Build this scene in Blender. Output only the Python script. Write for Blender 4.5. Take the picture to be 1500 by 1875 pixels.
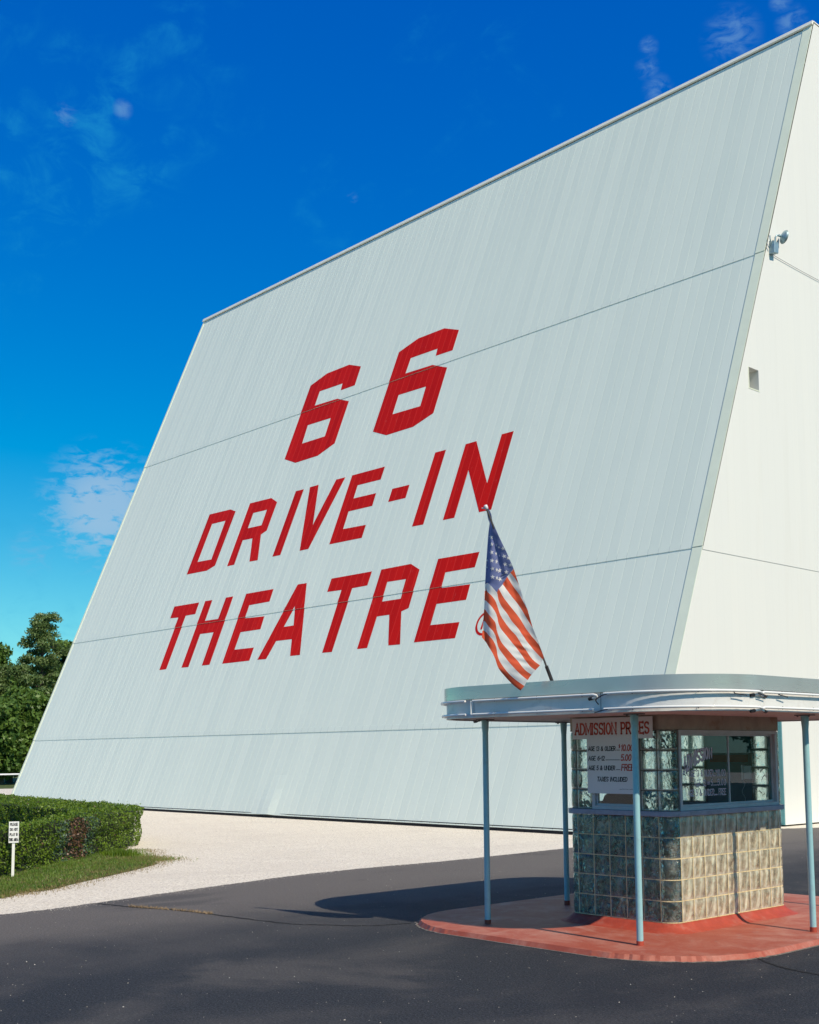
import bpy, bmesh, math, random
import numpy as np
from mathutils import Vector, Matrix
from mathutils.geometry import tessellate_polygon
random.seed(7); rng = np.random.default_rng(11)
for o in list(bpy.data.objects): bpy.data.objects.remove(o)
# ---- measured data (metres) ----
D_cam = {'r': [0.680593, 0.732622, -0.007631], 'u': [0.079269, -0.063276, 0.994843], 'F': [-0.728361, 0.677688, 0.101139], 'h': 1.7762, 'f': 2185.71, 'px': 761.92, 'py': 1158.54}
D_scr = {'t': 0.40575, 'c': 20.3952, 'xR': -15.142, 'xL': -45.441, 'zt': 21.686, 'z1': 14.275, 'z2': 6.397, 'z3': 2.421, 'bx': -6.892, 'by': 9.775}
D_letters = [('6', '66', [[-33.425, 15.704], [-32.162, 15.722], [-31.371, 15.437], [-31.348, 14.681], [-32.125, 14.682], [-32.161, 14.964], [-33.482, 14.984], [-33.47, 14.394], [-32.152, 14.35], [-31.392, 14.075], [-31.366, 12.449], [-32.153, 12.14], [-33.424, 12.124], [-34.227, 12.425], [-34.25, 15.413]], [[-33.491, 13.623], [-32.162, 13.602], [-32.127, 12.88], [-33.429, 12.88]]), ('6', '66', [[-28.511, 15.723], [-27.26, 15.734], [-26.457, 15.432], [-26.451, 14.682], [-27.243, 14.699], [-27.269, 14.974], [-28.567, 14.986], [-28.583, 14.405], [-27.261, 14.365], [-26.471, 14.068], [-26.439, 12.438], [-27.255, 12.144], [-28.542, 12.132], [-29.345, 12.438], [-29.363, 15.437]], [[-28.587, 13.613], [-27.254, 13.587], [-27.225, 12.872], [-28.569, 12.899]]), ('D', 'DRIVE-IN', [[-38.16, 10.919], [-36.748, 10.891], [-36.315, 10.741], [-36.345, 8.636], [-36.792, 8.495], [-38.167, 8.509]], [[-37.696, 10.459], [-36.8, 10.45], [-36.778, 8.923], [-37.707, 8.946]]), ('R', 'DRIVE-IN', [[-35.501, 10.92], [-34.177, 10.9], [-33.697, 10.663], [-33.709, 9.593], [-33.992, 9.484], [-33.606, 8.48], [-34.103, 8.493], [-34.464, 9.41], [-35.07, 9.423], [-35.044, 8.5], [-35.486, 8.494]], [[-35.029, 10.466], [-34.187, 10.453], [-34.177, 9.862], [-35.02, 9.875]]), ('I', 'DRIVE-IN', [[-32.737, 10.908], [-32.279, 10.9], [-32.306, 8.494], [-32.755, 8.495]], []), ('V', 'DRIVE-IN', [[-31.946, 10.912], [-31.465, 10.916], [-30.986, 9.389], [-30.521, 10.931], [-30.041, 10.926], [-30.765, 8.5], [-31.231, 8.501]], []), ('E', 'DRIVE-IN', [[-29.687, 10.924], [-28.053, 10.92], [-28.056, 10.472], [-29.198, 10.483], [-29.181, 10.017], [-28.061, 10.003], [-28.048, 9.566], [-29.217, 9.57], [-29.194, 8.958], [-28.053, 8.928], [-28.05, 8.493], [-29.671, 8.505]], []), ('hyphen', 'DRIVE-IN', [[-27.294, 10.011], [-26.497, 10.004], [-26.489, 9.565], [-27.291, 9.567]], []), ('I', 'DRIVE-IN', [[-25.733, 10.929], [-25.264, 10.926], [-25.253, 8.503], [-25.743, 8.512]], []), ('N', 'DRIVE-IN', [[-24.427, 10.931], [-23.982, 10.937], [-22.98, 9.401], [-22.96, 10.933], [-22.494, 10.932], [-22.499, 8.521], [-22.967, 8.518], [-23.953, 10.0], [-23.953, 8.508], [-24.422, 8.509]], []), ('T', 'THEATRE', [[-38.178, 7.262], [-36.49, 7.251], [-36.468, 6.816], [-37.093, 6.812], [-37.082, 4.841], [-37.542, 4.835], [-37.579, 6.788], [-38.151, 6.813]], []), ('H', 'THEATRE', [[-36.103, 7.26], [-35.645, 7.254], [-35.616, 6.483], [-34.791, 6.48], [-34.79, 7.253], [-34.341, 7.251], [-34.298, 4.833], [-34.769, 4.833], [-34.797, 6.011], [-35.638, 6.015], [-35.618, 4.833], [-36.067, 4.836]], []), ('E', 'THEATRE', [[-33.569, 7.26], [-31.993, 7.258], [-31.972, 6.823], [-33.123, 6.811], [-33.098, 6.356], [-31.99, 6.323], [-31.955, 5.88], [-33.084, 5.873], [-33.076, 5.269], [-31.963, 5.263], [-31.961, 4.827], [-33.526, 4.821]], []), ('A', 'THEATRE', [[-30.676, 7.266], [-30.197, 7.259], [-29.274, 4.835], [-29.773, 4.835], [-29.986, 5.392], [-30.818, 5.396], [-31.033, 4.819], [-31.515, 4.827]], [[-30.418, 6.512], [-30.144, 5.851], [-30.658, 5.847]]), ('T', 'THEATRE', [[-28.927, 7.258], [-26.99, 7.261], [-26.995, 6.817], [-27.7, 6.808], [-27.703, 4.82], [-28.17, 4.827], [-28.213, 6.809], [-28.924, 6.821]], []), ('R', 'THEATRE', [[-26.562, 7.263], [-25.262, 7.277], [-24.795, 7.045], [-24.777, 5.899], [-25.053, 5.824], [-24.671, 4.828], [-25.172, 4.835], [-25.546, 5.773], [-26.087, 5.769], [-26.09, 4.827], [-26.536, 4.826]], [[-26.098, 6.823], [-25.276, 6.815], [-25.253, 6.224], [-26.061, 6.22]]), ('E', 'THEATRE', [[-24.119, 7.28], [-22.483, 7.271], [-22.493, 6.828], [-23.641, 6.819], [-23.616, 6.364], [-22.498, 6.347], [-22.486, 5.905], [-23.636, 5.904], [-23.629, 5.295], [-22.495, 5.283], [-22.488, 4.839], [-24.108, 4.842]], [])]
D_ring = ([[-21.664, 5.49], [-21.793, 5.395], [-21.849, 5.253], [-21.844, 5.122], [-21.788, 5.004], [-21.683, 4.898], [-21.563, 4.84], [-21.476, 4.837]], [[-21.636, 5.413], [-21.729, 5.34], [-21.775, 5.23], [-21.771, 5.116], [-21.72, 5.014], [-21.642, 4.935], [-21.565, 4.902], [-21.499, 4.899]], [[-21.602, 5.264], [-21.616, 5.009], [-21.554, 5.001], [-21.553, 5.073], [-21.522, 5.079]])
D_flag = {'T': [-7.519, 7.9, 4.035], 'B': [-7.4158, 8.66, 2.4566], 'n': [0.63901, -0.70855, -0.29938], 'r': [0.74261, 0.66973, -0.0], 'u': [0.2005, -0.22232, 0.95413]}
D_fc = [[[-0.064, -1.197], [-0.0284, -1.2467], [0.0155, -1.3082], [0.0508, -1.3784], [0.0773, -1.466], [0.1129, -1.5307], [0.1681, -1.6074], [0.2237, -1.6726], [0.2851, -1.7262]], [[-0.0485, -1.1338], [-0.0042, -1.1691], [0.0399, -1.2218], [0.0668, -1.2859], [0.0793, -1.3672], [0.1035, -1.4315], [0.1529, -1.5079], [0.2083, -1.5787], [0.264, -1.6321], [0.3227, -1.6827]], [[-0.0381, -1.0476], [-0.0024, -1.0885], [0.0417, -1.1353], [0.0658, -1.1934], [0.0759, -1.2513], [0.0947, -1.3037], [0.1331, -1.3622], [0.1826, -1.4327], [0.2434, -1.5092], [0.2989, -1.5742], [0.3546, -1.6275]], [[-0.0329, -0.9388], [0.0055, -0.9796], [0.0439, -1.0262], [0.0657, -1.061], [0.073, -1.1186], [0.0914, -1.1823], [0.1183, -1.2462], [0.1679, -1.3106], [0.223, -1.381], [0.2783, -1.4515], [0.328, -1.5221], [0.392, -1.5813]], [[-0.0254, -0.8532], [0.0187, -0.8883], [0.0623, -0.952], [0.0809, -1.0039], [0.091, -1.0614], [0.1152, -1.1193], [0.17, -1.1951], [0.2249, -1.2711], [0.28, -1.3471], [0.3295, -1.4233], [0.3792, -1.4937], [0.4305, -1.5381]], [[-0.0228, -0.7338], [-0.0123, -0.7652], [0.0317, -0.8031], [0.0671, -0.855], [0.0882, -0.9182], [0.112, -0.993], [0.1555, -1.0683], [0.2048, -1.1381], [0.2543, -1.1965], [0.2981, -1.2722], [0.3421, -1.3365], [0.4026, -1.4302], [0.4739, -1.4951]], [[-0.0021, -0.6831], [0.0446, -0.7238], [0.0827, -0.7756], [0.0953, -0.8442], [0.1248, -0.9132], [0.1739, -0.9827], [0.2174, -1.0579], [0.2723, -1.1278], [0.3161, -1.1976], [0.36, -1.2675], [0.4262, -1.3552], [0.501, -1.4403]], [[0.0827, -0.7756], [0.0953, -0.8442], [0.1248, -0.9132], [0.1739, -0.9827], [0.2174, -1.0579], [0.2723, -1.1278], [0.3161, -1.1976], [0.36, -1.2675], [0.4262, -1.3552], [0.501, -1.4403]], [[0.1001, -0.7419], [0.1432, -0.828], [0.1868, -0.8915], [0.2414, -0.9668], [0.2961, -1.0479], [0.3452, -1.1348], [0.3891, -1.1988], [0.4498, -1.2747], [0.4827, -1.3272], [0.5108, -1.4202]], [[0.1371, -0.7086], [0.1779, -0.7662], [0.2214, -0.8295], [0.276, -0.9046], [0.3197, -0.9739], [0.3632, -1.0548], [0.4113, -1.133]], [[0.1791, -0.6393], [0.2343, -0.7333], [0.2833, -0.8023], [0.3213, -0.8713], [0.3646, -0.9576]], [[0.2104, -0.6027], [0.2577, -0.6658], [0.2901, -0.7287], [0.3176, -0.8229]], [[0.2416, -0.5684], [0.269, -0.6547], [0.3176, -0.8229]], [[-0.0276, -0.6996], [-0.0321, -0.7734], [-0.0374, -0.8873], [-0.0451, -0.9787], [-0.0525, -1.0589], [-0.0612, -1.1451], [-0.0669, -1.1998]], [[-0.0105, -0.6829], [-0.0123, -0.7652], [-0.0254, -0.8532], [-0.0329, -0.9388], [-0.0381, -1.0476], [-0.0485, -1.1338], [-0.0635, -1.1976]]]
D_fcan = [[[-0.0051, -0.0009], [0.0129, -0.1068], [0.0242, -0.1436], [0.0122, -0.2289], [0.0019, -0.3309], [-0.0126, -0.4949], [-0.0232, -0.6393], [-0.0266, -0.7014]], [[0.0152, 0.0026], [0.0423, -0.0547], [0.0531, -0.12], [0.0877, -0.2063], [0.1304, -0.3052], [0.185, -0.4252], [0.2414, -0.5672]], [[-0.0266, -0.7014], [-0.0037, -0.6853], [0.0405, -0.7235], [0.0824, -0.7755], [0.1003, -0.7422], [0.1369, -0.7085], [0.179, -0.6393], [0.2123, -0.5987], [0.2414, -0.5672]]]
D_fstars = [[0.0405, -0.3318], [0.039, -0.4055], [0.0415, -0.4796], [0.044, -0.5539], [0.0445, -0.6303], [0.1453, -0.3731], [0.1553, -0.4472], [0.1649, -0.5214], [0.1716, -0.5958], [0.2115, -0.5307], [0.1108, -0.5801], [0.1134, -0.6566], [0.1115, -0.4421], [0.1121, -0.5141], [0.107, -0.362], [0.083, -0.343], [0.0835, -0.4189], [0.084, -0.4929], [0.0845, -0.5671], [0.0851, -0.6415], [0.0378, -0.2683], [-0.0054, -0.4827], [-0.0081, -0.5486], [0.1965, -0.4625]]
D_cl = {'left': [-0.8645, 0.4614, 0.1994], 'a': [-0.7691, 0.4199, 0.4819], 'b': [-0.792, 0.3855, 0.4733], 'c': [-0.4427, 0.7309, 0.5194], 'd': [-0.4923, 0.698, 0.5201], 'e': [-0.4977, 0.7028, 0.5083], 'f': [-0.4963, 0.7139, 0.494], 'g': [-0.4057, 0.7505, 0.5216], 'h': [-0.4085, 0.7412, 0.5326], 'faint': [-0.8946, 0.4163, 0.1627], 'hor': [-0.7363, 0.6766, -0.0087], 'k': [-0.6903, 0.5773, 0.4362]}

SC = bpy.context.scene
# ------------------------------------------------------------ camera
R_, U_, F_ = Vector(D_cam['r']), Vector(D_cam['u']), Vector(D_cam['F'])
cam = bpy.data.cameras.new('camera'); camo = bpy.data.objects.new('camera', cam); SC.collection.objects.link(camo)
m = Matrix((R_, U_, -F_)).transposed().to_4x4(); m.translation = Vector((0, 0, D_cam['h'])); camo.matrix_world = m
cam.sensor_fit = 'HORIZONTAL'; cam.sensor_width = 36.0; cam.lens = D_cam['f'] / 1500 * 36
cam.shift_x = (750 - D_cam['px']) / 1500; cam.shift_y = (D_cam['py'] - 937.5) / 1500
cam.clip_start = 0.05; cam.clip_end = 3000; SC.camera = camo
# ------------------------------------------------------------ light
SUN_AZ, SUN_EL = 5.5, 44.0        # azimuth measured from +X towards -Y
SUN_DIR = Vector((math.cos(math.radians(SUN_EL)) * math.cos(math.radians(SUN_AZ)), -math.cos(math.radians(SUN_EL)) * math.sin(math.radians(SUN_AZ)), math.sin(math.radians(SUN_EL))))
sl = bpy.data.lights.new('sun', 'SUN'); sl.energy = 4.8; sl.angle = math.radians(0.53); sl.color = (1.0, 0.89, 0.71)
so = bpy.data.objects.new('sun', sl); SC.collection.objects.link(so); so.rotation_euler = SUN_DIR.to_track_quat('Z', 'Y').to_euler(); so.location = (20, -5, 30)
SC.view_settings.view_transform = 'Standard'; SC.view_settings.look = 'None'; SC.view_settings.exposure = 0.0; SC.view_settings.gamma = 1.0

class NT:
    """small helper for node trees"""
    def __init__(s, tree): s.t = tree; s.n = tree.nodes; s.l = tree.links; s.n.clear()
    def set(s, inp, v):
        if isinstance(v, bpy.types.NodeSocket): s.l.new(v, inp)
        elif v is not None:
            if inp.type == 'RGBA' and len(v) == 3: v = tuple(v) + (1,)
            inp.default_value = v
    def node(s, typ, props=None, **ins):
        n = s.n.new(typ)
        for k, v in (props or {}).items(): setattr(n, k, v)
        for k, v in ins.items():
            k2 = k.replace('_', ' ')
            if k.startswith('i') and k[1:].isdigit(): s.set(n.inputs[int(k[1:])], v)
            else: s.set(n.inputs[k2], v)
        return n
    def math(s, op, a, b=None, c=None, clamp=False):
        n = s.node('ShaderNodeMath', dict(operation=op, use_clamp=clamp), i0=a)
        if b is not None: s.set(n.inputs[1], b)
        if c is not None: s.set(n.inputs[2], c)
        return n.outputs[0]
    def vmath(s, op, a, b=None):
        n = s.node('ShaderNodeVectorMath', dict(operation=op), i0=a)
        if b is not None: s.set(n.inputs[1], b)
        return n.outputs['Value'] if op in ('DISTANCE', 'LENGTH', 'DOT_PRODUCT') else n.outputs[0]
    def rng(s, v, a, b, c=0.0, d=1.0, smooth=True):
        n = s.node('ShaderNodeMapRange', dict(interpolation_type='SMOOTHSTEP' if smooth else 'LINEAR'), i0=v, i1=a, i2=b, i3=c, i4=d)
        return n.outputs[0]
    def mix(s, f, a, b, blend='MIX'):
        n = s.n.new('ShaderNodeMix'); n.data_type = 'RGBA'; n.blend_type = blend
        s.set(n.inputs[0], f); s.set(n.inputs[6], a); s.set(n.inputs[7], b); return n.outputs[2]
    def noise(s, vec, scale, detail=4, rough=0.55, dist=0.0, col=False):
        n = s.node('ShaderNodeTexNoise', None, Scale=scale, Detail=detail, Roughness=rough, Distortion=dist)
        if vec is not None: s.l.new(vec, n.inputs['Vector'])
        return n.outputs['Color' if col else 'Fac']
    def pos(s): return s.node('ShaderNodeNewGeometry').outputs['Position']
    def obj(s): return s.node('ShaderNodeTexCoord').outputs['Object']
    def scale(s, v, x, y, z):
        return s.node('ShaderNodeMapping', None, Vector=v, Scale=(x, y, z)).outputs[0]
    def sep(s, v): return s.node('ShaderNodeSeparateXYZ', None, i0=v).outputs
    def bump(s, h, strength=0.3, dist=0.02): return s.node('ShaderNodeBump', None, Strength=strength, Distance=dist, Height=h).outputs[0]

# ------------------------------------------------------------ world: sky and thin clouds
W = bpy.data.worlds.new('World'); SC.world = W; W.use_nodes = True
q = NT(W.node_tree)
SKY_S = 0.085
sky = q.node('ShaderNodeTexSky', dict(sky_type='NISHITA', sun_disc=False, sun_elevation=math.radians(SUN_EL), sun_rotation=math.radians(90 + SUN_AZ), altitude=300, air_density=1.0, dust_density=0.25, ozone_density=2.6)).outputs[0]
hs = q.node('ShaderNodeHueSaturation', None, Saturation=1.34, Value=0.92, Hue=0.497, Color=sky).outputs[0]
sc_ = q.node('ShaderNodeSeparateColor', None, i0=hs).outputs     # polarised look: deeper, more saturated blue aloft
cr_ = q.math('MULTIPLY', q.math('MAXIMUM', q.math('SUBTRACT', q.math('MULTIPLY', sc_[0], SKY_S), .075), 0.0), .92 / SKY_S)
cg_ = q.math('MULTIPLY', sc_[1], q.rng(q.math('MULTIPLY', sc_[1], SKY_S), .08, .30, 1.27, 1.42))
cb_ = q.math('MULTIPLY', q.math('POWER', q.math('MAXIMUM', q.math('MULTIPLY', sc_[2], SKY_S), .001), .47), 1.04 / SKY_S)
hs = q.node('ShaderNodeCombineColor', None, i0=cr_, i1=cg_, i2=cb_).outputs[0]
dirv = q.node('ShaderNodeTexCoord').outputs['Generated']
n1 = q.noise(q.scale(dirv, 1, 1, 1.6), 26, 9, 0.62, 0.6)
n2 = q.noise(q.scale(dirv, 1, 1, 2.4), 58, 9, 0.62, 0.5)
n3 = q.noise(q.scale(dirv, 1, 1, 1.2), 7, 10, 0.6, 1.2)
def cmask(c, ro, ri):
    return q.rng(q.vmath('DISTANCE', dirv, D_cl[c]), ro, ri)
big = q.math('MULTIPLY', cmask('left', 0.062, 0.012), q.rng(q.math('ADD', n2, q.math('MULTIPLY', cmask('left', 0.06, 0.0), 0.2)), 0.47, 0.66))
fa = q.math('MULTIPLY', big, 0.9); fb_ = 0.0
for c, ro, th in (('a', .009, .44), ('b', .012, .56), ('c', .026, .48), ('d', .009, .48), ('e', .011, .50), ('f', .014, .50), ('g', .014, .45), ('h', .010, .46), ('faint', .025, .50), ('k', .006, .5)):
    fb_ = q.math('MAXIMUM', fb_, q.math('MULTIPLY', q.math('MULTIPLY', cmask(c, ro, ro * 0.2), q.rng(n2, th - .12, th + .20)), 0.85))
veil = q.math('MULTIPLY', q.rng(n3, 0.50, 0.80), q.rng(n1, 0.42, 0.72))
dz = q.sep(dirv)[2]
skyc = q.mix(q.math('MULTIPLY', veil, 0.55), hs, (.2, 4.0, 7.6))
skyc = q.mix(q.math('MULTIPLY', fb_, .42), skyc, (2.6, 5.2, 8.2))
skyc = q.mix(q.math('MULTIPLY', fa, .8), skyc, (4.5, 6.5, 8.6))
zf = q.rng(dz, .60, 1.0, 1.0, .30); skyc = q.mix(1.0, skyc, q.node('ShaderNodeCombineColor', None, i0=zf, i1=zf, i2=zf).outputs[0], 'MULTIPLY')   # unseen zenith dimmed to cut the sky's fill light
bg = q.node('ShaderNodeBackground', None, Color=skyc, Strength=SKY_S).outputs[0]
q.node('ShaderNodeOutputWorld', None, Surface=bg)

# ------------------------------------------------------------ helpers
def link(o): SC.collection.objects.link(o); return o
def tag(o, label=None, cat=None, group=None, kind=None):
    if label: o['label'] = label
    if cat: o['category'] = cat
    if group: o['group'] = group
    if kind: o['kind'] = kind
    return o
def empty(name, loc, label, cat, group=None):
    o = link(bpy.data.objects.new(name, None)); o.location = loc; o.empty_display_size = .2
    bpy.context.view_layer.update()
    return tag(o, label, cat, group)
def parent(o, p):
    """keeps world placement: geometry is written in world coordinates"""
    o.parent = p
    o.matrix_parent_inverse = Matrix.Translation(p.location).inverted() if p.type == 'EMPTY' else Matrix.Identity(4)
    return o
def mesh(name, verts, faces, mats, par=None, smooth=False, mi=None):
    me = bpy.data.meshes.new(name); me.from_pydata([tuple(v) for v in verts], [], [tuple(f) for f in faces])
    for mm in (mats if isinstance(mats, (list, tuple)) else [mats]): me.materials.append(mm)
    if mi is not None: me.polygons.foreach_set('material_index', mi)
    if smooth: me.polygons.foreach_set('use_smooth', [True] * len(me.polygons))
    me.update(); o = link(bpy.data.objects.new(name, me))
    if par is not None: parent(o, par)
    return o
class MB:
    """collects shapes, builds them as one mesh"""
    def __init__(s): s.v = []; s.f = []; s.m = []
    def add(s, vs, fs, mi=0):
        b = len(s.v); s.v += [tuple(v) for v in vs]; s.f += [tuple(i + b for i in f) for f in fs]; s.m += [mi] * len(fs); return s
    def box(s, x0, x1, y0, y1, z0, z1, mi=0):
        vs = [(x, y, z) for z in (z0, z1) for y in (y0, y1) for x in (x0, x1)]
        return s.add(vs, [(0, 2, 3, 1), (4, 5, 7, 6), (0, 1, 5, 4), (2, 6, 7, 3), (0, 4, 6, 2), (1, 3, 7, 5)], mi)
    def obox(s, o, ax, ay, az, mi=0):
        """box from corner o with edge vectors"""
        o, ax, ay, az = map(Vector, (o, ax, ay, az))
        vs = [o + ax * i + ay * j + az * k for k in (0, 1) for j in (0, 1) for i in (0, 1)]
        fs = [(0, 2, 3, 1), (4, 5, 7, 6), (0, 1, 5, 4), (2, 6, 7, 3), (0, 4, 6, 2), (1, 3, 7, 5)]
        if ax.cross(ay).dot(az) < 0: fs = [tuple(reversed(f)) for f in fs]
        return s.add(vs, fs, mi)
    def tube(s, pts, r, n=8, mi=0, caps=True):
        pts = [Vector(p) for p in pts]; rs = r if isinstance(r, (list, tuple)) else [r] * len(pts)
        b = len(s.v); prev = None
        for i, p in enumerate(pts):
            t = (pts[min(i + 1, len(pts) - 1)] - pts[max(i - 1, 0)]).normalized()
            if prev is None: a = t.orthogonal().normalized()
            else: a = (prev - t * prev.dot(t)).normalized()
            prev = a; c = t.cross(a)
            for k in range(n):
                an = 2 * math.pi * k / n; s.v.append(tuple(p + (a * math.cos(an) + c * math.sin(an)) * rs[i]))
        for i in range(len(pts) - 1):
            for k in range(n):
                k2 = (k + 1) % n; s.f.append((b + i * n + k, b + i * n + k2, b + (i + 1) * n + k2, b + (i + 1) * n + k)); s.m.append(mi)
        if caps:
            s.f.append(tuple(b + k for k in reversed(range(n)))); s.m.append(mi)
            e = b + (len(pts) - 1) * n; s.f.append(tuple(e + k for k in range(n))); s.m.append(mi)
        return s
    def build(s, name, mats, par=None, smooth=False): return mesh(name, s.v, s.f, mats, par, smooth, s.m)
def bevel(o, w=.004, seg=2):
    b = o.modifiers.new('bevel', 'BEVEL'); b.width = w; b.segments = seg; b.limit_method = 'ANGLE'; return o
def autosm(o, ang=35):
    o.data.polygons.foreach_set('use_smooth', [True] * len(o.data.polygons))
    bm = bmesh.new(); bm.from_mesh(o.data)
    for e in bm.edges:
        if len(e.link_faces) == 2 and e.calc_face_angle(0) > math.radians(ang): e.smooth = False
    bm.to_mesh(o.data); bm.free(); return o

def mat(name, col, rough=0.6, metal=0.0, var=0.12, vscale=6.0, bump=0.0, bscale=60.0, bdist=0.004, spec=0.5, dirt=None, dirt_amt=0.0, dscale=3.0, coat=0.0):
    M = bpy.data.materials.new(name); M.use_nodes = True; t = NT(M.node_tree); p = t.obj()
    n = t.noise(p, vscale, 5, 0.6)
    f = t.rng(n, .25, .75, 1 - var, 1 + var, False)
    c = t.mix(1.0, col, t.node('ShaderNodeCombineColor', None, i0=f, i1=f, i2=f).outputs[0], 'MULTIPLY')
    if dirt: c = t.mix(t.math('MULTIPLY', t.rng(t.noise(p, dscale, 8, .65, .5), .5, .72), dirt_amt), c, dirt)
    b = t.node('ShaderNodeBsdfPrincipled', None, Base_Color=c, Roughness=t.rng(t.noise(p, vscale * 2.3, 4), .3, .7, max(0, rough - .08), min(1, rough + .08), False), Metallic=metal)
    b.inputs['Specular IOR Level'].default_value = spec; b.inputs['Coat Weight'].default_value = coat
    if bump: t.set(b.inputs['Normal'], t.bump(t.noise(p, bscale, 6, .6), bump, bdist))
    t.node('ShaderNodeOutputMaterial', None, Surface=b.outputs[0]); return M

def ground_mat(name, build, rough=.95, bump=.5, bscale=120, bdist=.01):
    M = bpy.data.materials.new(name); M.use_nodes = True; t = NT(M.node_tree); p = t.pos()
    c = build(t, p)
    b = t.node('ShaderNodeBsdfPrincipled', None, Base_Color=c, Roughness=rough)
    b.inputs['Specular IOR Level'].default_value = .25
    h = t.math('ADD', t.noise(p, bscale, 8, .7), t.math('MULTIPLY', t.noise(p, bscale * .12, 4), 2.0))
    t.set(b.inputs['Normal'], t.bump(h, bump, bdist))
    t.node('ShaderNodeOutputMaterial', None, Surface=b.outputs[0]); return M
# ============================================================ SETTING: ground
def c_gravel(t, p):
    a = t.mix(t.rng(t.noise(p, 38, 8, .78), .34, .62), (.46, .41, .335), (.95, .88, .76))
    a = t.mix(t.math('MULTIPLY', t.rng(t.noise(p, .55, 7, .65, .8), .46, .66), .35), a, (.62, .56, .48))
    v = t.node('ShaderNodeTexVoronoi', None, Vector=p, Scale=55.0)
    a = t.mix(t.rng(v.outputs['Distance'], .0, .35, .30, 0), a, (.30, .27, .23))
    tr = t.noise(t.scale(p, 2.2, .16, 1), 1.6, 6, .6, .4)
    return t.mix(t.rng(tr, .55, .7, 0, .22), a, (.50, .45, .38))
M_gravel = ground_mat('gravel_ground', c_gravel, .95, .6, 70, .02)
def c_asphalt(t, p):
    xs = t.sep(p)
    a = t.mix(t.rng(t.noise(p, 60, 7, .85), .38, .64), (.003, .005, .008), (.058, .063, .076))
    sp = t.rng(t.noise(p, 75, 2, .5), .66, .72)
    a = t.mix(t.math('MULTIPLY', sp, .55), a, (.30, .29, .27))
    # pale dust: along the gravel edge and in drifts worn by tyres
    edge = t.rng(t.math('ADD', xs[0], t.math('MULTIPLY', t.noise(p, .8, 6), 3.0)), -11.2, -7.2, 1, 0)
    drift = t.rng(t.noise(t.scale(p, .5, .3, 1), 1.0, 8, .62, .3), .47, .70)
    near = t.rng(t.noise(t.scale(p, .5, .5, 1), 1.1, 8, .6, .4), .50, .66)
    f = t.math('MAXIMUM', t.math('MULTIPLY', edge, .85), t.math('MULTIPLY', t.math('MAXIMUM', drift, near), .34))
    f = t.math('MULTIPLY', f, t.rng(t.noise(p, 50, 5, .7), .3, .66, .35, 1))
    a = t.mix(f, a, (.20, .178, .16))
    # dark seal and oil patches
    oil = t.rng(t.noise(t.scale(p, .9, .5, 1), .9, 5, .55, .3), .56, .68)
    return t.mix(t.math('MULTIPLY', oil, .35), a, (.022, .024, .032))
M_asphalt = ground_mat('asphalt', c_asphalt, .82, .8, 190, .008)
def c_grass(t, p):
    a = t.mix(t.rng(t.noise(p, 8, 6, .7), .35, .65), (.030, .060, .012), (.085, .115, .030))
    return t.mix(t.rng(t.noise(p, 2.0, 6, .7), .48, .66), a, (.20, .15, .07))
M_turf = ground_mat('turf', c_grass, .95, .8, 60, .03)
def c_far(t, p): return t.mix(t.rng(t.noise(p, .3, 6, .6), .3, .7), (.07, .10, .03), (.11, .125, .045))
M_far = ground_mat('far_grass', c_far, .95, .3, 6, .05)

def sheet(name, pts, z, m):
    o = mesh(name, [(x, y, z) for x, y in pts], [tuple(range(len(pts)))], m); tag(o, kind='structure'); return o
def smooth_poly(pts, n=6, jit=0.0):
    """Catmull-Rom through open polyline"""
    P = [Vector(p) for p in pts]; out = []
    for i in range(len(P) - 1):
        p0, p1, p2, p3 = P[max(i - 1, 0)], P[i], P[i + 1], P[min(i + 2, len(P) - 1)]
        for k in range(n):
            s = k / n
            v = .5 * ((2 * p1) + (p2 - p0) * s + (2 * p0 - 5 * p1 + 4 * p2 - p3) * s * s + (3 * p1 - p0 - 3 * p2 + p3) * s ** 3)
            if jit: v = v + Vector([random.uniform(-jit, jit) for _ in v])
            out.append(v)
    out.append(P[-1]); return out
far = 1400
sheet('ground', [(-far, -far), (far, -far), (far, far), (-far, far)], -0.03, M_far)
sheet('gravel_yard', [(-66, -40), (60, -40), (60, 90), (-40, 90), (-60, 60), (-66, 29)], -0.008, M_gravel)
edge = [(-13.0, -30), (-13.05, -5), (-13.2, 2), (-13.32, 5.92), (-13.5, 7.1), (-13.8, 8.3), (-14.04, 9.32), (-14.4, 11.0), (-14.5, 12.6), (-14.45, 14.2), (-14.68, 17.5), (-14.75, 21), (-14.8, 24.6), (-14.45, 25.6), (-14.1, 27), (-13.9, 34), (-13.5, 60)]
ev = smooth_poly(edge, 30, .018)
sheet('asphalt_drive', [(v.x, v.y) for v in ev] + [(45, 60), (45, -30)], 0.0, M_asphalt)
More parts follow.
